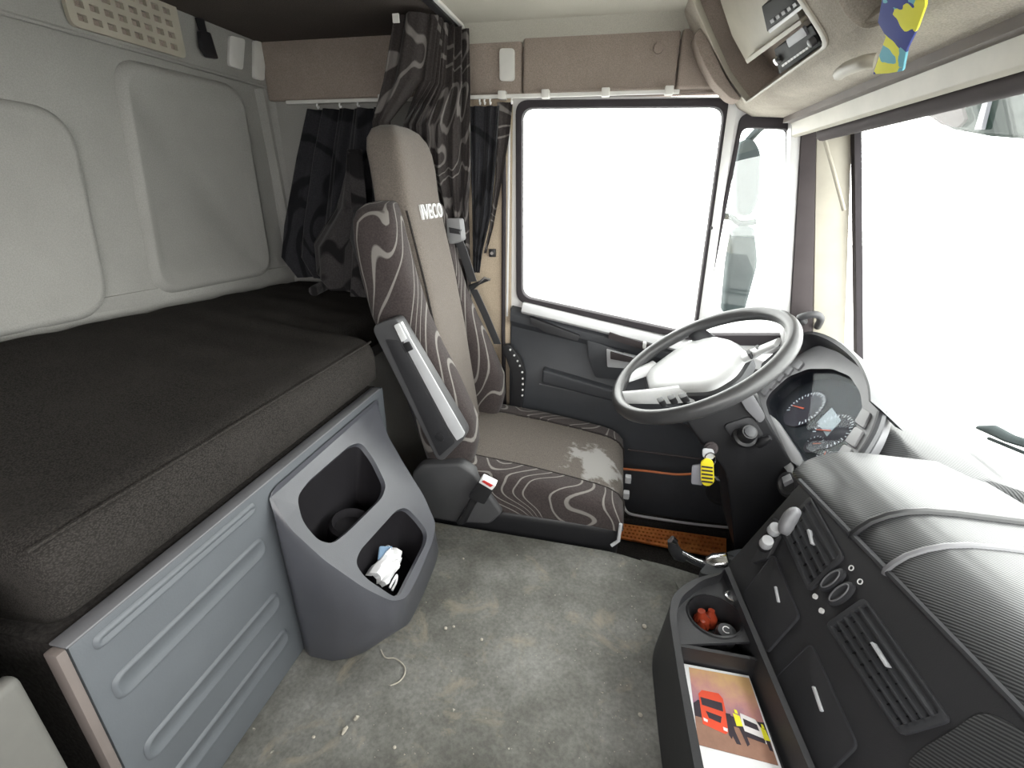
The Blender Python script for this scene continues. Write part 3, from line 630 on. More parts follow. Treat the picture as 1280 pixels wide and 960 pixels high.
# ---- things on the mat
for i, (a, b, r) in enumerate(((602, 800, .0045), (805, 784, .007), (557, 786, .005), (392, 922, .004), (493, 935, .004), (567, 784, .004), (579, 699, .004), (800, 895, .006))):
    c = PZ(a, b, 0.0); m = MB(); R = [(r * .5, 0.0), (r, r * .4), (r * .8, r * .9), (r * .25, r * 1.15)]
    m = lathe(c, (0.1, 0.05 * i, 1), R, 7)
    tag(build('pebble', m, 'crumb', ang=20), 'tiny pale pebble lying on the grey rubber mat', 'pebble', 'pale pebbles scattered on the rubber mat')
tag(build('thread', MB().tube(catmull([PZ(a, b, .003) for a, b in ((476, 812), (482, 822), (494, 823), (505, 832), (506, 842), (499, 852), (488, 857))], 6), 0.0016, 6), 'crumb'), 'thin pale curled thread lying on the grey mat by the bin console', 'thread')
m = MB()
for i in range(420):
    px, py = random.uniform(330, 830), random.uniform(690, 955); c = PZ(px, py, 0.0)
    if c.x < -0.5 or c.x > 0.16 or c.y > 1.27: continue
    if random.random() > 0.35 and c.x < 0.05: continue
    r = random.uniform(.0008, .0022)
    m.add([c + V((r, 0, 0)), c + V((-r, r, 0)), c + V((-r * .6, -r, 0)), c + V((0, 0, r * 1.2))], [(0, 1, 3), (1, 2, 3), (2, 0, 3), (2, 1, 0)])
tag(build('floor_crumbs', m, 'crumb'), 'fine pale grit scattered over the grey rubber mat', 'grit', kind='stuff')
for a, b, c_, d in ((352, 660, 337, 683), (372, 640, 386, 630)):
    p, q = PZ(280 + a * .4375, 620 + b * .4375, .002), PZ(280 + c_ * .4375, 620 + d * .4375, .002)
    tag(build('straw_bit', MB().tube([p, p.lerp(q, .5) + V((0, 0, .003)), q], [.003, .005, .002], 6), 'crumb'), 'longer pale straw-like scrap on the mat in front of the bench' if a == 352 else 'shorter pale scrap touching the tip of the longer one on the mat', 'scrap', 'pale scraps on the mat')
# ================================================================== driver seat
yc = 1.62
seat = thing('driver_seat', (-0.3, yc, -0.345), 'high-back driver seat in brown fabric with swirl-patterned bolsters', 'seat')
build('pedestal', bx((-0.45, 1.42, -0.345), (0.0, 1.82, -0.08)), 'black_plastic', seat, bevel=0.03, seg=3)
def cush_ring(x, ya, yb, zt_, zb_, r, crown=0.0):
    pts = rnd([V((x, ya, zb_)), V((x, yb, zb_)), V((x, yb, zt_)), V((x, ya, zt_))], [r * .6, r * .6, r, r], 5)
    return pts
def zc(x): return 0.215 - (x + 0.45) * 0.135
def cushion(name, ya, yb, mat, rl, rr, dz=0.0, fr=0.0):
    rings = []
    for x, top_, bot in ((-0.55, -.03, .085), (-0.53, 0, .075), (-0.42, 0, .075), (-0.25, 0.006, .072), (-0.1, 0.004, .070), (0.0, 0, .066), (0.045, -.006, .062), (0.075, -.02, .060), (0.095, -.045, .062), (0.10, -.075, .064)):
        zt_ = zc(x) + top_ + dz; zb_ = bot - .02
        pts = rnd([V((x + fr, ya, zb_)), V((x + fr, yb, zb_)), V((x + fr, yb, zt_)), V((x + fr, ya, zt_))], [.012, .012, rr, rl], 5)
        rings.append(pts)
    return build(name, MB().loft(rings), mat, seat, ang=55)
cushion('cushion_center', 1.43, 1.80, 'cushion_worn', .006, .006, 0.0)
cushion('cushion_bolster', 1.335, 1.43, 'cushion_swirl', .04, .006, 0.004)
cushion('cushion_bolster', 1.80, 1.895, 'cushion_swirl', .006, .04, 0.006)
for y in (1.43, 1.80):
    build('seam', MB().tube([(x, y, zc(x) + dz_ + .003) for x, dz_ in ((-0.5, 0), (-0.42, 0), (-0.25, 0.006), (-0.1, 0.004), (0.0, 0), (0.045, -.006), (0.078, -.02), (0.099, -.045), (0.102, -.085), (.10, -.14))], 0.003, 6), 'carpet_dark', seat)
build('seat_pan', bx((-0.60, 1.342, -0.10), (0.09, 1.885, 0.056)), 'black_plastic', seat, bevel=0.03, seg=3)
# plastic side cover by the buckle
sc_ = [PY(a, b, 1.315) for a, b in ((514, 592), (524, 582), (574, 580), (592, 592), (606, 612), (628, 642), (612, 656), (570, 654), (535, 648), (517, 625))]
build('side_cover', MB().prism(rnd(sc_, .015, 3), (0, 0.05, 0)), 'armrest_grey', seat, bevel=0.012, seg=3)
build('front_corner_trim', MB().tube([PY(776, 655, 1.33), PY(773, 676, 1.33), PY(764, 682, 1.325)], 0.006, 8), 'silver_plastic', seat)
for px, py in ((779, 598), (780, 618)):
    c = PY(px, py, 1.45); build('seat_lever', bx((0.095, c.y - .012, c.z - .012), (0.115, c.y + .012, c.z + .012)), 'guide_grey', seat, bevel=0.003)
# backrest centre column with integrated headrest
def xf(z): return -0.505 - (z - 0.25) * 0.165
rings = []
for z, hw, th, dx in ((0.18, 0.135, .06, 0), (0.24, 0.149, .065, 0), (0.4, 0.151, .07, .004), (0.6, 0.151, .07, .010), (0.8, 0.151, .07, .010), (0.95, 0.151, .065, .004), (1.03, 0.153, .062, 0), (1.08, 0.153, .06, .002), (1.15, 0.153, .06, .008), (1.2, 0.148, .06, .008), (1.235, 0.133, .055, .002), (1.262, 0.105, .042, -.012), (1.275, 0.064, .025, -.03), (1.278, 0.014, .008, -.045)):
    rings.append(ringpts(xf(z) + dx - th, yc, th, hw, z, 40, 0.30))
bc_ = build('backrest_center', MB().loft(rings), 'seat_plain', seat, ang=60)
def bolster(sgn):
    rings = []
    for z, f, hw, th in ((0.17, -.47, .050, .05), (0.21, -.43, .060, .085), (0.28, -.415, .064, .10), (0.37, -.42, .066, .105), (0.51, -.48, .066, .096), (0.62, -.535, .066, .09), (0.72, -.575, .066, .088), (0.85, -.612, .065, .082), (0.95, -.635, .063, .075), (1.0, -.645, .060, .070), (1.03, -.655, .052, .06), (1.05, -.665, .038, .045), (1.058, -.68, .018, .025)):
        inn = yc + sgn * 0.142; rings.append(ringpts(f - th, inn + sgn * hw, th, hw, z, 28, 0.6))
    return build('backrest_bolster', MB().loft(rings), 'seat_swirl', seat, ang=60)
bolster(-1); bolster(1)
rings = []
for z, hw, th, of_ in ((0.1, .20, .03, .09), (0.2, .22, .035, .09), (0.4, .235, .04, .10), (0.6, .245, .045, .125), (0.95, .24, .05, .15), (1.03, .19, .035, .15), (1.05, .10, .015, .15)):
    rings.append(ringpts(xf(z) - of_, yc, th, hw, z, 28, 0.5))
build('back_shell', MB().loft(rings), 'soft_black', seat, ang=60)
for sgn in (-1, 1):
    build('piping', MB().tube([(xf(z) + d_ - .012, yc + sgn * .148, z) for z, d_ in ((0.26, .0), (0.4, .004), (0.6, .01), (0.8, .01), (0.95, .004), (1.03, .0))], 0.0035, 6), 'carpet_dark', seat)
# lettering
def text_mesh(name, s, mat, parent, origin, ex, ey, size, depth=0.003, bold=0.012):
    cu = bpy.data.curves.new(name, 'FONT'); cu.body = s; cu.size = 1.0; cu.extrude = 0.5; cu.offset = bold; cu.align_x = 'CENTER'; cu.space_character = 1.18
    to = bpy.data.objects.new(name, cu); COL.objects.link(to)
    me = bpy.data.meshes.new_from_object(to.evaluated_get(bpy.context.evaluated_depsgraph_get())); bpy.data.objects.remove(to)
    ex, ey = V(ex).normalized(), V(ey).normalized(); ez = ex.cross(ey); o_ = V(origin)
    xs = [v.co.x for v in me.vertices]; wid = max(xs) - min(xs); hs_ = max(v.co.y for v in me.vertices)
    for v in me.vertices:
        c = v.co.copy(); c.x *= size[0] / wid / size[1]; c.y *= 1 / hs_; c.x *= 1; v.co = ex * (c.x * size[1]) + ey * (c.y * size[1]) + ez * (c.z * depth)
    o = bpy.data.objects.new(name, me); COL.objects.link(o); me.materials.append(MATS[mat])
    if parent is not None: o.parent = parent; o.location = o_ - wpos(parent)
    else: o.location = o_
    return o
zt_ = 1.000
text_mesh('logo_lettering', 'IVECO', 'white_mark', bc_, (xf(zt_) + .004, yc + .02, zt_), (0, 1, 0), (-0.165, 0, 1), (0.190, 0.046), 0.008, 0.012)
# folded-up armrest on the tunnel side
A = [PY(a, b, 1.285) for a, b in ((463, 408), (494, 397), (583, 546), (549, 581))]
ar = build('armrest', MB().prism(rnd([A[0], A[1], A[2], A[3]], [.03, .02, .025, .04], 5), (0, 0.055, 0)), 'armrest_grey', seat, bevel=0.010, seg=3)
build('armrest_strip', MB().prism(rnd([PY(a, b, 1.281) for a, b in ((497, 405), (501, 403), (581, 542), (579, 546), (571, 551), (560, 534), (506, 432))], .004, 3), (0, 0.006, 0)), 'silver_plastic', ar, bevel=0.002)
build('armrest_inlay', MB().prism(rnd([PY(a, b, 1.282) for a, b in ((481, 424), (499, 426), (558, 534), (569, 553), (549, 571))], .008, 3), (0, 0.02, 0)), 'soft_black', ar, bevel=0.003)
build('adjust_wheel', MB().prism(rnd([PY(a, b, 1.276) for a, b in ((492, 407), (498, 404), (508, 424), (502, 428))], .004, 3), (0, 0.03, 0)), 'hub_grey', ar, bevel=0.003)
build('latch', MB().prism([PY(a, b, 1.276) for a, b in ((503, 430), (511, 427), (516, 437), (508, 441))], (0, 0.02, 0)), 'black_plastic', ar, bevel=0.002)
build('pivot_cap', disc(PY(550, 546, 1.286), (0, -1, 0), 0.016, 0.006, 20), 'black_plastic', ar, bevel=0.002)
# far armrest with stitched edge
F = [PY(a, b, 1.905) for a, b in ((627, 432), (637, 431), (652, 452), (656, 470), (653, 500), (650, 520), (636, 520), (640, 470))]
fa = build('armrest', MB().prism(rnd(F, .012, 3), (0, 0.03, 0)), 'black_plastic', seat, bevel=0.008, seg=3)
for i in range(9):
    a = [(638, 437), (643, 444), (647, 451), (650, 457), (653, 465), (653.5, 473), (653.5, 480), (653.5, 487), (653, 494)][i]
    build('stitch', disc(PY(a[0], a[1], 1.904), (0, -1, 0), 0.0045, 0.004, 8), 'white_mark', fa)
# seat belt: guide on the shoulder, webbing, buckle
G = [PY(a, b, 1.80) for a, b in ((558, 273), (574, 273), (577, 300), (566, 305), (559, 304))]
gb = build('belt_guide', MB().prism(rnd(G, .008, 3), (0.012, 0.02, 0)), 'guide_grey', seat, bevel=0.004)
build('guide_slot', MB().prism([PY(a, b, 1.796) for a, b in ((561, 284), (575, 287), (575, 293), (562, 291))], (0.004, 0.01, 0)), 'black_plastic', gb)
def ribbon(path, wv, w, t=0.003):
    P = [V(p) for p in path]; wv = V(wv).normalized(); rings = []
    for i, p in enumerate(P):
        tg = (P[min(i + 1, len(P) - 1)] - P[max(i - 1, 0)]).normalized(); n_ = tg.cross(wv).normalized()
        rings.append([p - wv * w / 2 - n_ * t / 2, p + wv * w / 2 - n_ * t / 2, p + wv * w / 2 + n_ * t / 2, p - wv * w / 2 + n_ * t / 2])
    return MB().loft(rings)
build('belt_webbing', ribbon([PY(569, 290, 1.80), PY(578, 312, 1.86), PY(591, 352, 1.905)], (1, -.5, 0.2), 0.045), 'belt_web', seat)
build('belt_webbing', ribbon([PY(592, 362, 1.905), PY(606, 392, 1.907), PY(622, 430, 1.91)], (1, -.5, 0.2), 0.040), 'belt_web', seat)
build('belt_clip', MB().tube([PY(588, 360, 1.90), PY(598, 354, 1.90), PY(611, 349, 1.90)], [.014, .008, .006], 8), 'black_plastic', seat)
build('clip_tongue', MB().tube([PY(598, 354, 1.895), PY(606, 347, 1.895), PY(613, 350, 1.895)], 0.005, 6), 'chrome', seat)
bs = PY(585, 645, 1.295); bt_ = PY(603, 606, 1.285)
ax = (bt_ - bs).normalized()
bk = build('belt_buckle', MB().prism(rnd([PY(a, b, 1.27) for a, b in ((585, 622), (601, 600), (619, 609), (605, 631))], .006, 3), (0, 0.035, 0)), 'black_plastic', seat, bevel=0.006)
bz = build('buckle_button', MB().prism(rnd([PY(a, b, 1.266) for a, b in ((598, 603), (602, 598), (620, 607), (615, 613))], .004, 3), (0, 0.03, 0)), 'white_mark', bk, bevel=0.002, label='white buckle end with red button')
build('red_button', MB().prism([PY(a, b, 1.263) for a, b in ((602, 602), (605, 601), (616, 607), (613, 609))], (0, 0.02, 0)), 'red_plastic', bz)
build('buckle_stalk', MB().tube([PY(577, 652, 1.31), PY(585, 638, 1.295), PY(594, 622, 1.285)], [.02, .016, .016], 10, 0.6), 'black_plastic', seat)
# ================================================================== curtains
def curtain(name, levels, folds, amp, mat, parent=None, nu=90, nv=40, seed=0, nrm=None, thick=0.004, sharp=1.0, label=None, cat=None):
    """levels: list of (list of points along the width) from top to bottom; pleats run down the cloth"""
    rnd_ = random.Random(seed); ph = [rnd_.uniform(0, 6.28) for _ in range(6)]
    cols = []
    for lv in levels:
        c = catmull(lv, 24) if len(lv) > 2 else [V(lv[0]).lerp(V(lv[1]), i / 24) for i in range(25)]
        cols.append([c[int(i / nu * (len(c) - 1))].lerp(c[min(len(c) - 1, int(i / nu * (len(c) - 1)) + 1)], (i / nu * (len(c) - 1)) % 1) for i in range(nu + 1)])
    rows = []
    for j in range(nv + 1):
        t = j / nv * (len(levels) - 1); k = min(int(t), len(levels) - 2); s = t - k; s = s * s * (3 - 2 * s)
        row = [cols[k][i].lerp(cols[k + 1][i], s) for i in range(nu + 1)]; out = []
        for i in range(nu + 1):
            u = i / nu; tg = row[min(i + 1, nu)] - row[max(i - 1, 0)]
            n_ = V((tg.y, -tg.x, 0)); n_ = n_.normalized() if n_.length > 1e-6 else V((0, -1, 0))
            a = 2 * math.pi * folds * (u + 0.02 * math.sin(7 * u + ph[0]) + 0.012 * math.sin(3 * j / nv + ph[1]))
            w = math.sin(a + ph[2]) + 0.35 * math.sin(2.3 * a + ph[3] + 2 * j / nv) + 0.2 * math.sin(0.5 * a + ph[4] + 3 * j / nv)
            out.append(row[i] + n_ * (amp * w))
        rows.append(out)
    m = MB().grid(rows); k = len(m.v); F0 = list(m.f)
    m.add([p + V((-thick * .7, thick * .7, 0)) for p in m.v[:k]], [tuple(reversed(f)) for f in F0])
    W_ = nu + 1; H_ = nv + 1
    bd = list(range(W_)) + [W_ * j + nu for j in range(1, H_)] + [W_ * nv + i for i in range(nu - 1, -1, -1)] + [W_ * j for j in range(nv - 1, 0, -1)]
    m.f += [(bd[a], bd[(a + 1) % len(bd)], bd[(a + 1) % len(bd)] + k, bd[a] + k) for a in range(len(bd))]
    o = build(name, m, mat, parent, ang=80)
    return tag(o, label, cat)
dc = thing('divider_curtain', (-0.65, 1.85, 0.6), 'long bunched swirl-patterned curtain hanging from the ceiling behind the headrest', 'curtain')
curtain('front_fold', [[(-0.745, 1.715, 1.596), (-0.69, 1.70, 1.596), (-0.625, 1.715, 1.596)], [(-0.80, 1.715, 1.42), (-0.74, 1.70, 1.42), (-0.66, 1.715, 1.42)], [(-0.865, 1.74, 1.305), (-0.835, 1.735, 1.305), (-0.80, 1.74, 1.305)], [(-0.885, 1.78, 1.15), (-0.855, 1.775, 1.15), (-0.82, 1.78, 1.15)], [(-0.90, 1.85, 0.98), (-0.87, 1.845, 0.98), (-0.835, 1.85, 0.98)], [(-0.90, 1.86, 0.74), (-0.87, 1.855, 0.74), (-0.835, 1.86, 0.74)]], 1.5, 0.008, 'curtain_swirl', dc, 40, 44, 3)
curtain('pleats', [[(-0.625, 1.725, 1.596), (-0.615, 1.82, 1.596), (-0.562, 1.895, 1.596)], [(-0.665, 1.73, 1.42), (-0.635, 1.82, 1.42), (-0.560, 1.895, 1.42)], [(-0.79, 1.815, 1.305), (-0.70, 1.83, 1.305), (-0.558, 1.895, 1.305)], [(-0.80, 1.835, 1.15), (-0.71, 1.85, 1.15), (-0.562, 1.895, 1.15)], [(-0.80, 1.945, 1.04), (-0.71, 1.945, 1.04), (-0.592, 1.945, 1.04)], [(-0.79, 1.95, 0.70), (-0.70, 1.95, 0.7), (-0.592, 1.95, 0.70)], [(-0.78, 1.95, 0.45), (-0.70, 1.95, 0.45), (-0.592, 1.95, 0.45)]], 7, 0.013, 'curtain_swirl', dc, 130, 60, 5)
build('pull_tag', bx((-0.735, 1.672, 1.565), (-0.715, 1.679, 1.588)), 'pale_plastic', dc)
tk = thing('ceiling_track', (-0.6, 1.7, 1.605), 'dark ceiling track carrying the divider curtain', 'curtain rail')
build('track', bx((-0.622, -0.3, 1.602), (-0.596, 1.99, 1.616)), 'black_plastic', tk, bevel=0.003)
build('track_lip', bx((-0.594, -0.3, 1.606), (-0.580, 1.99, 1.616)), 'pale_plastic', tk, bevel=0.002)
bcu = thing('bunk_curtain', (-1.1, 1.9, 0.69), 'dark curtain hanging in the corner over the bunk, bunched onto the mattress', 'curtain')
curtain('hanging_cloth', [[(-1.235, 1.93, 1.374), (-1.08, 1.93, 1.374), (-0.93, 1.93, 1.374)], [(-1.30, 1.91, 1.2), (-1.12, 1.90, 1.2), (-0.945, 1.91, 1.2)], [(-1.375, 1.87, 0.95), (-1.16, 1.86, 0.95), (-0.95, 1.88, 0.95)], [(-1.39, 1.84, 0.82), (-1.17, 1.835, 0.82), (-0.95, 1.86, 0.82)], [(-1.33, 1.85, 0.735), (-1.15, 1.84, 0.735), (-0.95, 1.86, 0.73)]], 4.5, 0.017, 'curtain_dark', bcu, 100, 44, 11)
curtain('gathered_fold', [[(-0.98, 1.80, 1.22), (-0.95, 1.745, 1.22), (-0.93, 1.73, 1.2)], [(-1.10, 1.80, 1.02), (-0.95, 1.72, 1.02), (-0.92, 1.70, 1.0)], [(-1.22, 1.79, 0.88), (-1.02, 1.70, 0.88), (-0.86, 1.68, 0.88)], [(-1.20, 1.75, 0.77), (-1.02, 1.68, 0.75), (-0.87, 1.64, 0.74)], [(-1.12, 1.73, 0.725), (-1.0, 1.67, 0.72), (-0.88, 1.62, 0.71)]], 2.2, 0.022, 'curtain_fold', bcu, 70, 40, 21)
build('rolled_hem', MB().tube(catmull([PZ(392, 364, .725), PZ(410, 355, .73), PZ(435, 347, .73), PZ(462, 338, .73)], 5), 0.02, 10), 'curtain_fold', bcu)
wc = thing('window_curtain', (-0.52, 1.93, 0.8), 'narrow dark window curtain gathered at the pillar beside the door window', 'curtain')
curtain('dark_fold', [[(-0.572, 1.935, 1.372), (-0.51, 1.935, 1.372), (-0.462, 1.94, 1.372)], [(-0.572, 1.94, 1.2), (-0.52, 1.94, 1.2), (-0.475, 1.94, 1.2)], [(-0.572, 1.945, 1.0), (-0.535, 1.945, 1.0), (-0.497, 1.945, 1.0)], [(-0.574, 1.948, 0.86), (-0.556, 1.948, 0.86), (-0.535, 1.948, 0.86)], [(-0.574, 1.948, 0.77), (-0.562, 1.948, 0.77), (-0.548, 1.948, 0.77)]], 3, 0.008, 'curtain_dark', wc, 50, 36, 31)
curtain('lit_edge', [[(-0.470, 1.95, 1.385), (-0.415, 1.955, 1.385)], [(-0.470, 1.945, 1.28), (-0.427, 1.955, 1.28)], [(-0.478, 1.945, 1.12), (-0.455, 1.95, 1.12)], [(-0.502, 1.94, 0.95), (-0.49, 1.945, 0.95)], [(-0.528, 1.94, 0.85), (-0.52, 1.945, 0.85)]], 1.0, 0.004, 'curtain_swirl', wc, 20, 30, 41)
# strap buckle hanging on the rear wall
sb = thing('strap_buckle', RW(255, 75, .04), 'small black strap buckle hanging on the felt band beside the grille', 'buckle')
build('strap', MB().prism([RW(a, b, .030) for a, b in ((243, 22), (253, 24), (257, 42), (249, 42))], (0.008, 0, 0)), 'black_plastic', sb, bevel=0.002)
build('clip', MB().prism(rnd([RW(a, b, .034) for a, b in ((246, 38), (259, 41), (269, 74), (256, 72), (248, 60))], .006, 3), (0.014, 0, 0)), 'black_plastic', sb, bevel=0.004)
# ================================================================== steering wheel and column
tl, yw_ = 0.56, 0.155
WC = V((0.277, 1.50, 0.600)); WR = 0.272
w1_ = V((math.cos(tl) * math.cos(yw_), math.cos(tl) * math.sin(yw_), math.sin(tl))); w2_ = V((-math.sin(yw_), math.cos(yw_), 0)); wn_ = w1_.cross(w2_)
if wn_.z < 0: wn_ = -wn_
sw = thing('steering_wheel', WC - wn_ * 0.1, 'black leather-look steering wheel with pale grey hub and spokes', 'steering wheel')
build('rim', MB().tube([WC + w1_ * (math.cos(t) * WR) + w2_ * (math.sin(t) * WR) for t in [2 * math.pi * k / 64 for k in range(64)]], 0.0205, 14, 1.1, closed=True), 'wheel_leather', sw, ang=80)
def WP(px, py, d): return PP(px, py, WC - wn_ * d, wn_)
hub = rnd([WP(a, b, .035) for a, b in ((805, 464), (811, 488), (888, 486), (918, 468), (936, 440), (915, 424), (890, 419), (862, 424), (838, 440))], .03, 5)
hb = build('hub_pad', MB().loft([[p - wn_ * .045 for p in hub], [p - wn_ * .01 for p in hub], [p for p in scale_poly(hub, .96)], [p + wn_ * .008 for p in scale_poly(hub, .80)], [p + wn_ * .012 for p in scale_poly(hub, .4)]]), 'hub_grey', sw, ang=50)
build('hub_rim', MB().loft([[p - wn_ * .050 for p in scale_poly(hub, 1.05)], [p - wn_ * .018 for p in scale_poly(hub, 1.06)], [p - wn_ * .012 for p in scale_poly(hub, 1.0)]]), 'dash_grey', sw, ang=50)
def spoke(pts, r, mat='hub_grey', flat=0.45):
    P = catmull([WP(a, b, d) for a, b, d in pts], 5); n = len(P)
    return build('spoke', MB().tube(P, [r[0] + (r[1] - r[0]) * i / (n - 1) for i in range(n)], 12, flat), mat, sw, ang=60)
sA = spoke([(768, 497, 0.0), (800, 496, .02), (835, 494, .045), (870, 490, .06)], (.020, .034))
sB = spoke([(781, 474, 0.0), (800, 466, .02), (820, 458, .045)], (.016, .026))
sC = spoke([(858, 409, 0.0), (870, 416, .015), (884, 428, .045)], (.022, .034), 'dash_grey')
sD = spoke([(972, 428, 0.0), (955, 436, .02), (930, 448, .045), (908, 460, .05)], (.018, .034))
for a, b, c, d, par in ((820, 495, 831, 503, sA), (833, 492, 845, 500, sA), (847, 490, 860, 498, sA), (932, 436, 940, 443, sD), (943, 430, 951, 437, sD)):
    q = [WP(a, b + 3, .014), WP(c - 4, b, .014), WP(c, d - 3, .014), WP(a + 4, d, .014)]
    build('button', MB().prism(rnd(q, .006, 3), wn_ * -0.02), 'soft_black', par, bevel=0.003)
col = thing('steering_column', (0.45, 1.50, -0.345), 'black steering column cowl below the wheel with ignition and light switch', 'steering column')
P = [PY(a, b, 1.40) for a, b in ((850, 512), (880, 505), (912, 508), (946, 486), (957, 520), (985, 570), (1014, 612), (1003, 640), (968, 668), (946, 694), (919, 694), (914, 640), (907, 590), (886, 565), (862, 535))]
build('cowl', MB().prism(rnd(P, .03, 4), (0, 0.24, 0)), 'black_plastic', col, bevel=0.02, seg=3)
build('upper_shroud', MB().loft([[WC - wn_ * d + w1_ * (math.cos(t) * r) + w2_ * (math.sin(t) * r * 1.05) for t in [2 * math.pi * k / 24 for k in range(24)]] for d, r in ((0.055, .07), (0.075, .085), (0.13, .10), (0.20, .105), (0.26, .11))]), 'dash_grey', col, ang=60)
build('painted_lit_spot', MB().prism(rnd([PY(a, b, 1.385) for a, b in ((924, 497), (938, 488), (958, 522), (950, 530), (932, 512))], .012, 3), (0, .03, 0)), 'bezel_grey', col, bevel=0.004)  # paler plate stands in for a bright-lit spot on the shroud
# light switch
sq = [PY(a, b, 1.392) for a, b in ((903, 532), (940, 520), (956, 545), (948, 556), (922, 558))]
lp = build('switch_plate', MB().prism(rnd(sq, .02, 4), (0, 0.02, 0)), 'soft_black', col, bevel=0.004)
kc = PY(930, 546, 1.39); kd = (PY(941, 537, 1.34) - kc).normalized()
build('light_knob', lathe(kc, kd, [(0.036, 0), (0.034, .012), (0.026, .016), (0.024, .045), (0.021, .05)], 20), 'black_plastic', lp, ang=35)
build('knob_cap', lathe(kc + kd * .05, kd, [(0.016, 0), (0.016, .003), (0.012, .004)], 16), 'dash_grey', lp)
build('stalk_end', MB().tube([PY(948, 556, 1.385), PY(955, 551, 1.375), PY(963, 547, 1.37)], [.012, .015, .008], 10), 'black_plastic', col)
ig = PY(889, 560, 1.385)
igd = (PY(888, 566, 1.30) - ig).normalized()
igo = build('ignition_barrel', lathe(ig, igd, [(0.020, 0), (0.020, .012), (0.015, .014), (0.013, .02)], 20), 'pillar_dark', col)
# key with tags
ky = thing('ignition_key', ig + igd * .02, 'metal key in the ignition with a yellow and a grey tag', 'key')
kp = 1.352
build('key_head', MB().prism(rnd([PY(a, b, kp) for a, b in ((878, 561), (892, 562), (894, 572), (886, 577), (878, 571))], .008, 4), (0, .006, 0)), 'silver_plastic', ky, bevel=0.002)
build('key_ring', MB().tube([PY(888 + 7 * math.cos(t), 574 + 8 * math.sin(t), kp - .002) for t in [2 * math.pi * k / 20 for k in range(20)]], 0.0018, 6, closed=True), 'chrome', ky)
yt = build('yellow_tag', MB().prism(rnd([PY(a, b, kp - .008) for a, b in ((876, 577), (884, 573), (892, 577), (893, 603), (887, 608), (879, 607), (876, 600))], .008, 3), (0, .006, 0)), 'yellow_tag', ky, bevel=0.002, label='yellow plastic key tag')
for i in range(5):
    build('tag_line', bx(tuple(PY(877, 584 + 4.6 * i, kp - .0105) - V((0, 0, .0008))), tuple(PY(891, 584 + 4.6 * i, kp - .0085) + V((0, 0, .0008)))), 'print_dark', yt)
build('grey_tag', MB().prism(rnd([PY(a, b, kp) for a, b in ((865, 583), (877, 581), (878, 607), (864, 605))], .006, 3), (0, .008, 0)), 'grey_tag', ky, bevel=0.002, label='dark grey key tag')
build('spare_key', MB().tube([PY(892, 595, kp), PY(899, 601, kp)], 0.004, 6), 'chrome', ky)
# ================================================================== instrument cluster
CP0 = PY(1032, 612, 1.22); cu_ = V((math.cos(math.radians(50)), 0, math.sin(math.radians(50)))); cn_ = V((-cu_.z, 0, cu_.x))
def CPt(px, py, d=0.0): return PP(px, py, CP0 + cn_ * d, cn_)
ic = thing('instrument_cluster', (0.75, 1.5, 0.36), 'hooded instrument cluster with gauges behind the steering wheel', 'instrument panel')
outc = rnd([CPt(a, b) for a, b in ((938, 512), (947, 490), (972, 463), (1002, 441), (1022, 431), (1048, 440), (1078, 462), (1096, 492), (1100, 516), (1088, 545), (1062, 585), (1034, 622), (1018, 612), (985, 570))], .03, 4)
inc = rnd([CPt(a, b) for a, b in ((957, 503), (962, 492), (985, 471), (1010, 461), (1040, 461), (1062, 470), (1075, 490), (1078, 510), (1070, 535), (1050, 573), (1029, 600), (1019, 596), (985, 548), (962, 520))], .02, 4)
build('bezel', MB().holed(outc, [inc], cn_ * -0.05), 'bezel_grey', ic, ang=30)
inner = scale_poly([p - cn_ * .05 for p in inc], 0.97)
m = MB().loft([inc, inner], True, False); m.add(inner, [tuple(range(len(inner)))])
build('gauge_housing', m, 'gauge_black', ic, ang=40)
build('cover_glass', MB().prism([p - cn_ * .012 for p in scale_poly(inc, .985)], cn_ * -0.003), 'cluster_glass', ic)
# hood
arc = catmull([CPt(a, b) for a, b in ((944, 494), (970, 464), (1002, 440), (1022, 430), (1048, 438), (1080, 462), (1098, 492), (1103, 518))], 5)
cc = sum(arc, V()) / len(arc) - cu_ * 0.08
build('hood', MB().loft([[p - cn_ * .05, p + cn_ * .055, p + cn_ * .058 + (p - cc).normalized() * .012, p + cn_ * .03 + (p - cc).normalized() * .02, p - cn_ * .06 + (p - cc).normalized() * .024] for p in arc]), 'dash_grey', ic, ang=50)
lipp = catmull([CPt(a, b, .004) for a, b in ((1103, 516), (1093, 545), (1066, 588), (1036, 628))], 5)
build('side_lip', MB().tube(lipp, 0.012, 8), 'dash_grey', ic)
for a, b, c, d in ((1076, 532, 1087, 514), (1064, 556, 1078, 537), (1051, 577, 1064, 559), (1038, 596, 1051, 580)):
    q = [CPt(a - 6, b - 3), CPt(c - 7, d - 2), CPt(c + 3, d + 4), CPt(a + 5, b + 5)]
    build('button', MB().prism(rnd(q, .006, 3), cn_ * 0.008), 'button_grey', ic, bevel=0.003)
for a, b in ((956, 488), (964, 480), (974, 471), (985, 463), (998, 456)):
    q = [CPt(a - 5, b + 3), CPt(a + 3, b - 6), CPt(a + 8, b - 1), CPt(a + 1, b + 8)]
    build('button', MB().prism(rnd(q, .006, 3), cn_ * 0.008), 'bezel_grey', ic, bevel=0.003)
build('lower_bar', MB().prism(rnd([CPt(a, b, .004) for a, b in ((962, 518), (970, 524), (1003, 574), (998, 583), (988, 576))], .006, 3), cn_ * -0.02), 'button_grey', ic, bevel=0.003)
build('lower_cover', MB().prism(rnd([CPt(a, b, .002) for a, b in ((948, 520), (958, 524), (992, 584), (986, 592), (975, 578))], .006, 3), cn_ * -0.04), 'button_grey', ic, bevel=0.004)
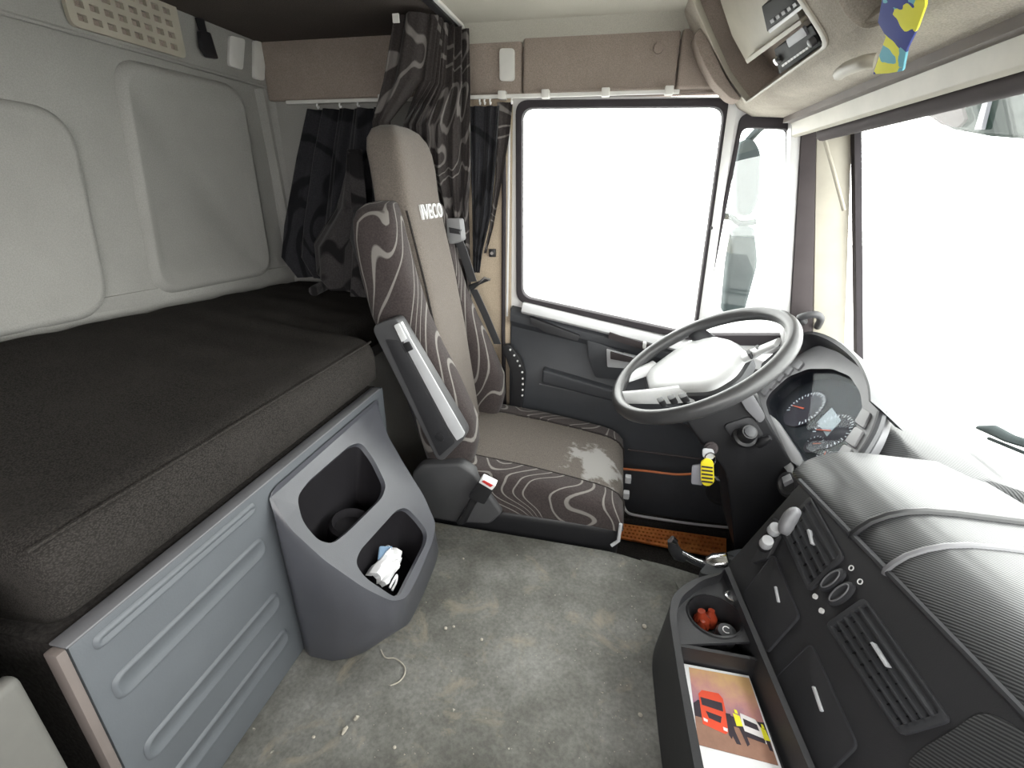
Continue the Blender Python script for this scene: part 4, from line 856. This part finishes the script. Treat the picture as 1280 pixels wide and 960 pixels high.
def gauge(px, py, r, n, a0_, a1_, needle):
    c = CPt(px, py, -.046); e1, e2 = V((0, -1, 0)), cu_
    g = build('gauge_dial', MB().prism([c + (e1 * math.cos(t) + e2 * math.sin(t)) * r for t in [2 * math.pi * k / 32 for k in range(32)]], cn_ * .003), 'print_dark', ic)
    m = MB()
    for i in range(n):
        t = a0_ + (a1_ - a0_) * i / (n - 1); d_ = e1 * math.cos(t) + e2 * math.sin(t); s_ = d_.cross(cn_) * (r * .022); k = 0.80 if i % 2 == 0 else .88
        p, q = c + cn_ * .0034 + d_ * (r * k), c + cn_ * .0034 + d_ * (r * .97); m.prism([p - s_, p + s_, q + s_, q - s_], cn_ * .0008)
    build('tick_marks', m, 'white_mark', g, kind='stuff')
    d_ = e1 * math.cos(needle) + e2 * math.sin(needle); s_ = d_.cross(cn_) * (r * .035)
    build('needle', MB().prism([c + cn_ * .005 - s_, c + cn_ * .005 + s_, c + cn_ * .005 + d_ * r * .8 + s_ * .4, c + cn_ * .005 + d_ * r * .8 - s_ * .4], cn_ * .002), 'red_needle', g)
gauge(1006, 512, .078, 29, -0.6, 3.8, 3.5); gauge(1040, 540, .070, 25, -0.6, 3.8, 3.7)
gauge(1018, 556, .034, 11, -0.3, 3.4, 0.7); gauge(1030, 575, .034, 11, -0.3, 3.4, 2.4)
build('display', MB().prism([CPt(a, b, -.044) for a, b in ((1022, 528), (1040, 510), (1052, 526), (1034, 546))], cn_ * .002), 'lcd_grey', ic)
# ================================================================== dashboard
dO = V((0.39, 0.90, 0.16)); yw2 = math.radians(-6); sl = math.radians(65)
dE = V((math.sin(yw2), math.cos(yw2), 0)); dH = V((math.cos(yw2), -math.sin(yw2), 0)); dU = dH * math.cos(sl) + V((0, 0, math.sin(sl))); dN = dE.cross(dU)
if dN.x > 0: dN = -dN
def DP(px, py, d=0.0): return PP(px, py, dO + dN * d, dN)
def st_(p): return (p - dO).dot(dE), (p - dO).dot(dU)
sA_, tA_ = st_(DP(1010, 610)); sB_, tB_ = st_(DP(1195, 800))
def tL(s): return tB_ + (tA_ - tB_) * (s - sB_) / (sA_ - sB_)
s_far, s_near = sA_ + 0.03, -1.35
db = thing('dashboard', (0.7, 0.6, 0), 'black dashboard with drawers, slatted air vents and carbon-textured pad', 'dashboard')
def body_ring(s):
    b = dO + dE * s
    return [b + V((0, 0, -0.40)) + dH * .02, b + V((0, 0, -0.10)) + dH * .025, b, b + dU * (tL(s) * .5), b + dU * tL(s), b + dU * tL(s) + dH * .30, b + dH * .55 + V((0, 0, .2)), b + dH * .55 + V((0, 0, -.40))]
build('dash_body', MB().loft([body_ring(s) for s in (s_near, -0.8, -0.3, 0, s_far)]), 'soft_black', db, ang=30)
PROF = [(0.02, -0.03), (-.004, -.004), (-.004, .006), (.004, .020), (.020, .039), (.045, .055), (.075, .066), (.11, .071), (.16, .070), (.24, .064), (.36, .056), (.38, .02), (.3, -.03)]
def pad_ring(s, out=0.0):
    b = dO + dE * s + dU * tL(s); c = (.18, .03)
    return [b + dH * (x + (x - c[0]) * out) + V((0, 0, z + (z - c[1]) * out)) for x, z in PROF]
sP1, sP2 = st_(DP(1068, 672))[0], st_(DP(1112, 716))[0]
def svals(a, b, n): return [a + (b - a) * i / n for i in range(n + 1)]
build('dash_pad', MB().loft([pad_ring(s) for s in svals(s_far + .04, sP1, 6)]), 'pad_carbon', db, ang=50)
build('dash_pad', MB().loft([pad_ring(s, -.03) for s in svals(sP1, sP2, 4)]), 'pad_carbon', db, ang=50)
build('dash_pad', MB().loft([pad_ring(s, .015) for s in svals(sP2, s_near, 14)]), 'pad_carbon', db, ang=50)
build('pad_edge', MB().tube([dO + dE * s + dU * (tL(s) + .002) - dH * .006 for s in svals(s_far, s_near, 24)], 0.007, 8), 'dash_grey', db)
build('pad_seam', MB().tube(pad_ring(sP1, .008)[1:11], 0.008, 8), 'black_plastic', db)
build('pad_seam', MB().tube(pad_ring(sP2, .02)[1:11], 0.006, 8), 'bezel_grey', db)
build('lower_trim', MB().prism(rnd([DP(a, b, .004) for a, b in ((1130, 955), (1150, 935), (1190, 912), (1228, 884), (1300, 925), (1300, 1000), (1170, 1010))], .03, 5), dN * -0.02), 'pad_carbon', db, bevel=0.004)
# far (driver) side of the dashboard
def drv(y, dz=0):
    return [V((0.60, y, -0.35)), V((0.66, y, 0.10)), V((0.66, y, 0.34)), V((0.78, y, 0.47)), V((0.88, y, 0.485)), V((0.95, y, 0.46)), V((0.99, y, 0.36)), V((0.99, y, -.35))]
build('driver_side_body', MB().loft([drv(1.14), drv(1.3), drv(1.6), drv(1.93)]), 'soft_black', db, bevel=0.015, seg=2, ang=50)
def dtop(y): return [V((0.72, y, 0.43)), V((0.78, y, 0.488)), V((0.87, y, 0.498)), V((0.96, y, 0.475)), V((0.94, y, 0.44)), V((0.80, y, 0.42))]
build('dash_top', MB().loft([dtop(1.12), dtop(1.4), dtop(1.93)]), 'pad_carbon', db, bevel=0.01, ang=50)
# ---- drawers
def fplate(name, pts, d, th, mat, par, r=0.008, bv=0.002):
    return build(name, MB().prism(rnd([DP(a, b, d) for a, b in pts], r, 4), dN * -th), mat, par, bevel=bv)
for pts, kn in (([(966, 692), (998, 770), (957, 816), (929, 742)], ((967, 733), (969, 732.5), (973, 752), (971, 752.5))),
                ([(1013, 804), (1070, 931), (1024, 976), (968, 848)], ((1014, 858), (1016.5, 857), (1027, 888), (1024.5, 889)))):
    d1 = fplate('drawer_front', pts, .007, .014, 'soft_black', db, .012)
    o_ = rnd([DP(a, b, .0075) for a, b in pts], .012, 4)
    build('drawer_edge', ringplate(scale_poly(o_, 1.012), scale_poly(o_, 0.985), dN * -0.006), 'dash_grey', d1)
    build('drawer_pull', MB().prism([DP(a, b, .012) for a, b in kn], dN * -0.006), 'silver_plastic', d1, bevel=0.001, label='pale bar pull')
# ---- air vents
def vent(quad, nsl, nfin, knob):
    q = [DP(a, b, .006) for a, b in quad]                      # far-top, near-top, near-bottom, far-bottom
    vt = build('vent_frame', ringplate(rnd(scale_poly(q, 1.06), .012, 4), rnd(scale_poly(q, .93), .008, 4), dN * -0.016), 'dash_grey', db, bevel=0.002)
    b_ = [p - dN * .010 for p in scale_poly(q, .94)]
    bl = lambda u, w: (b_[0].lerp(b_[1], u)).lerp(b_[3].lerp(b_[2], u), w)
    build('vent_back', MB().prism([p - dN * .002 for p in b_], dN * -0.003), 'device_black', vt)
    for i in range(nsl):
        w = (i + .5) / nsl; p, r_ = bl(0.0, w), bl(1.0, w); wv = (b_[3] - b_[0]).normalized()
        n_ = (dN * .92 + wv * .38).normalized() * .012
        build('vent_slat', MB().prism([p - wv * .0015 + dN * .002, r_ - wv * .0015 + dN * .002, r_ - wv * .0015 + n_ * 1.25, p - wv * .0015 + n_ * 1.25], wv * .003), 'dash_grey', vt)
    for i in range(nfin):
        u = (i + .5) / nfin; p, r_ = bl(u, 0.0), bl(u, 1.0); uv = (b_[1] - b_[0]).normalized()
        build('vent_fin', MB().prism([p, r_, r_ + dN * .008, p + dN * .002], uv * .002), 'device_black', vt)
    build('vent_tab', MB().prism([DP(a, b, .016) for a, b in knob], dN * -0.010), 'silver_plastic', vt, bevel=0.001)
vent([(1012, 622), (1052, 694), (1010, 736), (976, 662)], 5, 5, ((1008, 662), (1010.5, 661), (1015, 679), (1012.5, 680)))
vent([(1080, 750), (1182, 896), (1122, 914), (1034, 782)], 5, 8, ((1087, 803), (1090, 802), (1109, 832), (1106, 833)))
# ---- heater dials between the vents
for cx, cy, wx_, wy_, cxx, cyy in ((1042, 726, 1020, 746, 1064, 710), (1053, 743, 1028, 764, 1075, 727)):
    c = DP(cx, cy, .002); ld = (DP(cxx, cyy, .002) - DP(wx_, wy_, .002)).normalized()
    dl = build('heater_dial', MB().loft([[c + ld * (math.cos(t) * a) + dE * (math.sin(t) * b) + dN * h for t in [2 * math.pi * k / 24 for k in range(24)]] for a, b, h in ((.034, .016, 0), (.033, .015, .006), (.026, .010, .008), (.018, .006, .004), (.006, .002, .003))]), 'dash_grey', db, ang=40)
    build('dial_groove', MB().tube([c + ld * (math.cos(t) * .025) + dE * (math.sin(t) * .010) + dN * .0085 for t in [2 * math.pi * k / 20 for k in range(20)]], .0015, 6, closed=True), 'bezel_grey', dl)
    build('dial_mark', disc(DP(wx_, wy_, .001), dN, .0055, .004, 14), 'white_mark', db)
    build('dial_mark', MB().tube([DP(cxx, cyy, .003) + ld * (math.cos(t) * .005) + dE * (math.sin(t) * .005) for t in [2 * math.pi * k / 16 for k in range(16)]], .0012, 6, closed=True), 'white_mark', db)
# ================================================================== tray with cup holder
ty = thing('tray_console', (0.3, 0.75, 0), 'black plastic tray with cup holder at the foot of the dashboard', 'console')
zr = 0.185
rim = [PZ(a, b, zr) for a, b in ((905, 1150), (868, 960), (849, 850), (836, 765), (842, 741), (868, 722), (905, 715), (938, 711))] + [dO + dE * .17 - dH * .004 + V((0, 0, zr - .16)), dO - dE * .6 - dH * .004 + V((0, 0, zr - .16))]
def xd(y, m_=0.012): return 0.39 - 0.1051 * (y - 0.9) - m_
rim = [V((min(p.x, xd(p.y)), p.y, p.z)) for p in rim]
rimo = rnd(rim, [0, 0, .03, .05, .06, .06, .04, .01, 0, 0], 5)
cR = V((0.30, 0.70, zr))
rimi = [p + V((min(1, max(-1, (cR.x - p.x) / .06)) * .014, min(1, max(-1, (cR.y - p.y) / .10)) * .014, 0)) for p in rimo]
ftr = [V((p.x - .018 * min(1, max(0, (.30 - p.x) / .08)), p.y + .02 * min(1, max(0, (p.y - .8) / .2)), 0.003)) for p in rimo]
low = [V((p.x, p.y, 0.098)) for p in rimi]
m = MB().loft([ftr, rimo, [p + V((0, 0, .004)) for p in rimi], low], True, False)
l2 = [[V((p.x, p.y, 0)) for p in low]]; m.add(low, [tuple(t) for t in tessellate_polygon(l2)])
build('tray_shell', m, 'soft_black', ty, ang=40)
zs = 0.162
sh = [PZ(a, b, zs) for a, b in ((846, 806), (932, 800))]
shelf = [sh[0]] + [V((p.x, p.y, zs)) for p in rimi if p.y > sh[0].y + .005 and p.x < 0.40][::1] + [V((0.41, 1.03, zs)), V((sh[1].x + .03, sh[1].y, zs))]
# order around: near-tunnel corner, along the rim to the far side, then back along the dash
cupc = PZ(893, 770, zs); cr = 0.058
hole = [cupc + V((math.cos(t) * cr, math.sin(t) * cr, 0)) for t in [2 * math.pi * k / 28 for k in range(28)]]
shelf = [V((min(p.x, xd(p.y, .016)), p.y, p.z)) for p in shelf]
m = MB().holed(shelf, [hole], (0, 0, -.006))
build('cup_shelf', m, 'soft_black', ty, ang=40)
build('shelf_front', bx((sh[0].x, min(sh[0].y, sh[1].y) - .002, 0.099), (xd(sh[0].y, .018), min(sh[0].y, sh[1].y) + .006, zs - .001)), 'black_plastic', ty)
bot = [cupc + V((math.cos(t) * cr * .86, math.sin(t) * cr * .86, -.058)) for t in [2 * math.pi * k / 28 for k in range(28)]]
m = MB().loft([[p + V((0, 0, .003)) for p in scale_poly(hole, 1.08)], [p + V((0, 0, .005)) for p in scale_poly(hole, 1.02)], [p + V((0, 0, -.004)) for p in scale_poly(hole, .99)], bot], True, False); m.add(bot, [tuple(range(28))])
build('cup_well', m, 'black_plastic', ty, ang=50)
build('lighter_socket', lathe(PZ(915, 748, zs + .001), (0, 0, 1), [(0.016, 0), (0.017, .008), (0.013, .009), (0.011, .002)], 18), 'chrome', ty)
# contents of the cup holder
cb = cupc + V((0, 0, -.058))
for i, (dx, dy, r, h) in enumerate(((-.018, .012, .020, .05), (.0, .024, .017, .045), (-.030, -.008, .013, .04))):
    tag(build('amber_bottle', lathe(cb + V((dx, dy, .001)), (0.15 * (i - 1), 0.1, 1), [(r * .85, 0), (r, r * .4), (r, h * .6), (r * .5, h * .85), (r * .45, h)], 14), 'amber_glass', ang=50), ('wide amber-red bottle in the middle of the cup holder', 'amber-red bottle against the far side of the cup holder', 'smallest amber-red bottle squeezed beside the wide one')[i], 'bottle', 'amber bottles in the cup holder')
kn_ = tag(build('gear_knob', lathe(cb + V((.026, -.018, .001)), (0.05, -.1, 1), [(0.021, 0), (0.024, .012), (0.024, .034), (0.021, .040), (0.018, .041)], 22), 'dash_grey', ang=40), 'round dark grey knob with a curl mark in the cup holder', 'knob')
build('knob_mark', MB().tube([cb + V((.026 + .008 * math.cos(t), -.020 + .009 * math.sin(t), .0425)) for t in [0.6 + 4.6 * k / 14 for k in range(15)]], .0012, 6), 'white_mark', kn_)
# brochure lying in the tray
BZ = 0.116
B = [PZ(a, b, BZ) for a, b in ((848, 822), (942, 837), (986, 985), (868, 1010))]
B = [V((max(0.226, min(p.x, xd(p.y, .034))), min(p.y, min(sh[0].y, sh[1].y) - .006), p.z)) for p in B]
br = build('brochure', MB().prism(B, (0, 0, -.006)), 'page_white')
tag(br, 'white brochure with an orange truck at sunset lying in the tray', 'brochure')
I_ = [PZ(a, b, BZ + .0006) for a, b in ((861, 834), (946, 847), (973, 957), (873, 931))]   # picture: top-left, top-right, bottom-right, bottom-left
I_ = [V((min(p.x, xd(p.y, .037)), min(p.y, min(sh[0].y, sh[1].y) - .012), p.z)) for p in I_]
def IP(u, v, h=0.0): return (I_[0].lerp(I_[1], u)).lerp(I_[3].lerp(I_[2], u), v) + V((0, 0, h))
def print_(name, uv, mat, h, par=br):
    return build(name, MB().prism([IP(u, v, h) for u, v in uv], (0, 0, -.0003)), mat, par)
pic = print_('printed_picture', ((0, 0), (1, 0), (1, 1), (0, 1)), 'print_sunset', 0)
print_('printed_ground', ((0, .66), (1, .70), (1, 1), (0, 1)), 'print_ground', .0004, pic)
print_('printed_trees', ((0, .50), (.08, .44), (.4, .54), (.7, .58), (1, .55), (1, .72), (0, .68)), 'print_dark', .0003, pic)
print_('printed_truck', ((.10, .36), (.16, .30), (.42, .30), (.47, .36), (.47, .74), (.40, .80), (.10, .74)), 'truck_orange', .0008, pic)
print_('printed_truck_glass', ((.12, .40), (.44, .42), (.43, .53), (.13, .50)), 'print_dark', .0012, pic)
print_('printed_truck_grille', ((.17, .57), (.39, .60), (.36, .68), (.20, .65)), 'print_dark', .0012, pic)
print_('printed_lamp', ((.12, .66), (.18, .68), (.17, .71), (.12, .70)), 'print_white', .0014, pic)
print_('printed_lamp', ((.38, .72), (.44, .73), (.43, .77), (.38, .76)), 'print_white', .0014, pic)
print_('printed_van', ((.68, .50), (.88, .54), (.94, .66), (.94, .80), (.68, .76), (.66, .62)), 'print_white', .0008, pic)
print_('printed_van_glass', ((.70, .56), (.88, .60), (.89, .67), (.70, .64)), 'print_dark', .0012, pic)
print_('printed_van_bumper', ((.68, .71), (.93, .75), (.92, .80), (.68, .77)), 'print_dark', .0012, pic)
print_('printed_man', ((.46, .54), (.53, .54), (.54, .74), (.58, .88), (.52, .88), (.49, .80), (.47, .84), (.44, .80)), 'print_dark', .0010, pic)
print_('printed_vest', ((.57, .52), (.66, .54), (.67, .66), (.58, .67)), 'print_yellow', .0012, pic)
print_('printed_legs', ((.60, .66), (.67, .66), (.70, .85), (.66, .88), (.63, .76)), 'print_dark', .0011, pic)
print_('printed_vest', ((.92, .62), (.98, .64), (1.0, .76), (.92, .76)), 'print_yellow', .0014, pic)
print_('printed_helmet', ((.60, .47), (.64, .475), (.645, .52), (.60, .515)), 'print_yellow', .0014, pic)
print_('printed_helmet', ((.94, .58), (.97, .585), (.975, .63), (.94, .625)), 'print_yellow', .0015, pic)
print_('printed_legs', ((.94, .76), (.99, .76), (.99, .87), (.95, .86)), 'print_dark', .0013, pic)
# ================================================================== levers beside the driver
lc = thing('lever_console', (0.4, 1.17, -0.345), 'low grey side console with chrome hand lever beside the tunnel', 'console')
top_ = [PZ(a, b, .10) for a, b in ((872, 716), (888, 698), (912, 688), (932, 684), (934, 700), (930, 712), (905, 722))]
build('console_top', MB().prism(rnd(top_, .02, 4), (0, 0, -.44)), 'door_grey', lc, bevel=0.006)
yl = 1.195
build('lever_arm', MB().tube([PY(848, 690, yl), PY(866, 700, yl), PY(886, 708, yl)], [.012, .0125, .013], 12, .8), 'chrome', lc)
build('lever_grip', MB().tube([PY(840, 676, yl), PY(842, 685, yl), PY(848, 694, yl), PY(856, 698, yl)], [.013, .017, .018, .012], 12), 'black_plastic', lc)
build('lever_cap', MB().tube([PY(839, 674, yl - .004), PY(845, 678, yl - .004)], [.012, .009], 10), 'chrome', lc)
build('lever_hub', MB().tube([PY(884, 706, yl), PY(894, 705, yl), PY(910, 703, yl)], [.022, .030, .028], 16), 'chrome', lc)
build('lever_boot', MB().tube([PY(908, 704, yl), PY(916, 705, yl)], [.03, .024], 14), 'black_plastic', lc)
bv_ = thing('brake_valves', DP(955, 690, .002), 'pair of chrome-tipped pull switches on a bracket beside the dashboard', 'switch')
build('bracket', MB().prism(rnd([DP(a, b, .012) for a, b in ((938, 704), (950, 682), (966, 657), (974, 668), (958, 698))], .006, 3), dN * -0.010), 'soft_black', bv_, bevel=0.002)
for (a, b, c, d) in ((952, 688, 960, 675), (962, 671, 970, 659)):
    p, q = DP(a, b, .0125), DP(c, d, .050)
    kk = build('switch_stem', MB().tube([p.lerp(q, .30), p.lerp(q, .6)], .013, 12), 'black_plastic', bv_)
    build('switch_cap', MB().tube([p.lerp(q, .60), q], [.015, .013], 14), 'silver_plastic', kk, bevel=0.003)
bh = thing('hand_brake', DP(985, 660, .01), 'rounded grey hand brake knob in front of the upper air vent', 'lever')
build('knob', MB().tube(catmull([DP(979, 668, .050), DP(984, 654, .052), DP(992, 642, .052), DP(999, 638, .050)], 5), [.010, .014, .017, .019, .020, .020, .020, .020, .020, .019, .018, .017, .015, .013, .010, .006], 14, .8), 'bezel_grey', bh, ang=70)
build('stem', MB().tube([DP(968, 650, .0085), DP(973, 655, .03), DP(980, 664, .048)], [.006, .007, .008], 10), 'black_plastic', bh)
rk = thing('round_knob', PY(986, 606, 1.2), 'small round black knob with a silver tab under the cluster', 'knob')
kc = PY(986, 606, 1.205); kd2 = V((-.8, -.4, .2)).normalized()
build('knob_ring', lathe(kc, kd2, [(0.034, -.03), (0.034, .004), (0.026, .008), (0.02, .002)], 22), 'soft_black', rk)
build('knob_tab', MB().prism([PY(a, b, 1.17) for a, b in ((979, 604), (990, 599), (992, 603), (981, 609))], (0.004, .03, 0)), 'bezel_grey', rk, bevel=0.002)
# ================================================================== overhead console
oh = thing('overhead_console', (0.35, 0.8, 1.25), 'beige felt overhead console with radio slot above the windshield', 'overhead console')
oB = V((0.36, 0, 1.355)); of = math.radians(50); oU = V((-math.cos(of), 0, math.sin(of))); oN = V((-math.sin(of), 0, -math.cos(of)))
def OP(px, py, d=0.0): return PP(px, py, oB + oN * d, oN)
yA, yZ = -0.5, 1.90
def oq(y, t): return V((oB.x, y, oB.z)) + oU * t
slot = rnd([OP(a, b) for a, b in ((934, 127), (1036, 54), (996, -8), (966, -52), (868, 0), (890, 52), (910, 95))], [.01, .03, .02, .02, .02, .05, .03], 4)
pock = rnd([OP(a, b) for a, b in ((1046, -30), (1056, 4), (1072, 24), (1088, 32), (1110, 26), (1150, -30))], .02, 4)
build('face_panel', MB().holed([oq(yA, -.005), oq(yZ, -.005), oq(yZ, .345), oq(yA, .345)], [slot, pock], oN * -0.014), 'overhead_felt', oh, ang=40)
bot = lambda y: [V((0.362, y, 1.352)), V((0.375, y, 1.338)), V((0.41, y, 1.328)), V((0.50, y, 1.318)), V((0.60, y, 1.318)), V((0.60, y, 1.372)), V((0.375, y, 1.372))]
build('under_panel', MB().loft([bot(yA), bot(yZ)]), 'overhead_felt', oh, ang=60)
def well(name, hole, dep, mat, par, sc=.96):
    b_ = scale_poly([p - oN * dep for p in hole], sc); m = MB().loft([hole, b_], True, False); m.add(b_, [tuple(range(len(b_)))])
    return build(name, m, mat, par, ang=40)
sw_ = well('slot_well', slot, .10, 'header_felt', oh)
well('pocket_well', pock, .05, 'overhead_felt', oh, .9)
build('slot_frame', ringplate([p + oN * .004 for p in scale_poly(slot, 1.035)], [p + oN * .004 for p in scale_poly(slot, .985)], oN * -0.016), 'beige_plastic', oh, bevel=0.003)
build('pocket_lip', ringplate([p + oN * .008 for p in scale_poly(pock, 1.06)], [p + oN * .008 for p in scale_poly(pock, .98)], oN * -0.016), 'overhead_felt', oh, bevel=0.003)
def oplate(name, pts, d, th, mat, par=oh, r=.004, bv=.002, **k):
    return build(name, MB().prism(rnd([OP(a, b, d) for a, b in pts], r, 3), oN * -th), mat, par, bevel=bv, **k)
oplate('blank_plate', [(932, 76), (1000, 26), (986, -10), (960, -40), (900, 0), (915, 45)], -.035, .05, 'beige_plastic')
r1 = oplate('radio_unit', [(959, 40), (1002, 8), (990, -14), (952, 8)], -.022, .02, 'device_black')
for i in range(5):
    oplate('radio_key', [(964 + 7 * i, 30 - 5 * i), (968 + 7 * i, 27 - 5 * i), (966 + 7 * i, 23 - 5 * i), (962 + 7 * i, 26 - 5 * i)], -.018, .006, 'bezel_grey', r1, .001, .001)
oplate('radio_edge', [(962, 42), (1004, 10), (1002, 6), (960, 38)], -.018, .01, 'silver_plastic', r1)
r2 = oplate('radio_unit', [(974, 93), (1028, 55), (1014, 32), (968, 62)], -.03, .03, 'device_black')
oplate('radio_screen', [(986, 60), (1009, 44), (1003, 34), (982, 50)], -.026, .006, 'grey_tag', r2)
for i in range(9):
    oplate('radio_key', [(978 + 3.7 * i, 84 - 2.6 * i), (980.6 + 3.7 * i, 82 - 2.6 * i), (979.4 + 3.7 * i, 79.6 - 2.6 * i), (976.8 + 3.7 * i, 81.6 - 2.6 * i)], -.025, .006, 'white_mark', r2, .0005, .0005)
build('radio_dial', lathe(OP(974, 74, -.028), oN, [(.010, 0), (.010, .010), (.007, .012)], 14), 'chrome', r2)
build('radio_dial', lathe(OP(1018, 50, -.028), oN, [(.009, 0), (.009, .010), (.006, .012)], 14), 'bezel_grey', r2)
oplate('lower_shelf_edge', [(934, 80), (1002, 30), (1000, 25), (931, 75)], -.01, .05, 'beige_plastic')
build('grip_recess', MB().tube(catmull([OP(1050, 92, .004), OP(1058, 86, .012), OP(1080, 78, .012), OP(1094, 76, .004)], 4), .012, 10), 'beige_plastic', oh)
# curved end cover against the door header
cover = [PY(a, b, 1.86) for a, b in ((866, 42), (882, 30), (892, 64), (908, 98), (928, 126), (914, 124), (892, 102), (876, 72))]
build('end_cover', MB().prism(rnd(cover, .02, 4), (0, .09, 0)), 'header_felt', oh, bevel=.012, seg=3)
build('end_filler', MB().prism([V((0.14, 1.88, 1.615)), V((0.362, 1.88, 1.352)), V((0.41, 1.88, 1.328)), V((0.60, 1.88, 1.318)), V((0.60, 1.88, 1.615))], (0, .11, 0)), 'overhead_felt', oh, bevel=.006)
build('corner_box', MB().prism(rnd([PZ(a, b, 1.60) for a, b in ((905, 22), (940, 26), (960, -10), (925, -10))], .01, 3), (0, 0, .02)), 'beige_plastic', oh, bevel=.004)
stp = lambda y: [V((0.50, y, 1.319)), V((0.518, y, 1.316)), V((0.526, y, 1.290)), V((0.532, y, 1.264)), V((0.543, y, 1.258)), V((0.550, y, 1.262)), V((0.550, y, 1.319))]
build('lower_trim', MB().loft([stp(yA), stp(1.93)]), 'beige_plastic', oh, bevel=.004)
build('trim_painted_shade', MB().prism([(.497, yA, 1.3186), (.519, yA, 1.3175), (.5225, yA, 1.301), (.497, yA, 1.301)], (0, 1.93 - yA, 0)), 'end_taupe', oh)  # taupe strip painted in for the shaded upper face of the trim
tag(build('sun_blind', MB().tube([(0.577, yA, 1.256), (0.577, 1.78, 1.256)], .020, 14), 'pillar_dark'), 'dark rolled sun blind along the top of the windshield', 'sun blind')
tag(build('visor_rod', MB().tube([PY(1030, 172, 1.88), PY(1042, 214, 1.88), PY(1055, 263, 1.88)], .006, 8), 'beige_plastic'), 'thin beige rod slanting down the front pillar cover', 'rod')
L_ = [OP(a, b, .03) for a, b in ((1104, -40), (1102, 0), (1097, 28), (1107, 46), (1100, 66), (1091, 93), (1110, 92), (1128, 89), (1133, 62), (1146, 36), (1156, 8), (1155, -40))]
tag(build('jigsaw_ribbon', MB().prism(L_, oN * -0.004), 'jigsaw_cloth', bevel=.001), 'yellow and blue jigsaw-pattern ribbon hanging from the overhead console', 'ribbon')
# ================================================================== outside: mirrors, visor, wiper
em = thing('door_mirror', PY(925, 400, 2.45), 'pale door mirror seen through the quarter glass', 'mirror')
def mir(name, px, y0_, y1_):
    P = rnd([PY(a, b, y0_) for a, b in px], .03, 4); build(name, MB().prism(P, (0, y1_ - y0_, 0)), 'mirror_shell', em, bevel=.02, seg=3)
mir('upper_housing', [(926, 175), (942, 172), (952, 190), (950, 250), (938, 272), (922, 268), (920, 220)], 2.42, 2.52)
mir('lower_housing', [(918, 285), (944, 282), (948, 330), (930, 395), (904, 395), (910, 330)], 2.42, 2.52)
build('mirror_arm', MB().tube(catmull([PY(903, 270, 2.46), PY(915, 272, 2.46), PY(925, 279, 2.46), PY(945, 277, 2.46)], 5), .014, 8), 'mirror_shell', em)
build('mirror_bracket', MB().tube([PY(935, 176, 2.46), PY(948, 162, 2.40), PY(958, 152, 2.2), PY(960, 150, 2.03)], .016, 8), 'mirror_shell', em)
ev = thing('roof_visor', PX(1220, 130, 1.15), 'green-tinted outside sun visor above the windshield', 'sun visor')
vp = [PX(a, b, 1.12) for a, b in ((1140, 60), (1400, 10), (1400, 160), (1320, 166), (1270, 169), (1230, 166), (1185, 158), (1155, 142), (1138, 120))]
build('tinted_panel', MB().prism(vp, (0.02, 0, -.01)), 'visor_tint', ev)
build('visor_bracket', MB().prism(rnd([PX(a, b, 1.105) for a, b in ((1145, 110), (1205, 100), (1200, 130), (1206, 150), (1196, 160), (1176, 156), (1152, 138))], .01, 3), (0.012, 0, 0)), 'pillar_dark', ev, bevel=.003)
build('visor_rib', MB().prism([PX(a, b, 1.105) for a, b in ((1232, 115), (1238, 114), (1226, 162), (1218, 162))], (0.012, 0, 0)), 'grey_tag', ev)
wp = thing('wiper', PX(1250, 545, 1.02), 'grey wiper arm end outside the windshield glass', 'wiper')
build('wiper_arm', MB().tube([PX(1222, 534, 1.03), PX(1240, 537, 1.03), PX(1262, 548, 1.03), PX(1300, 560, 1.03)], [.006, .016, .014, .012], 10, .6), 'mirror_shell', wp)
build('wiper_blade', MB().tube([PX(1236, 548, 1.025), PX(1300, 574, 1.025)], .005, 6), 'mirror_shell', wp)
# ================================================================== bring everything to metres
bpy.context.view_layer.update()
_done = set()
for o in bpy.data.objects:
    o.location = o.location * S
    if o.type == 'MESH' and o.data.name not in _done:
        _done.add(o.data.name); o.data.transform(Matrix.Scale(S, 4))
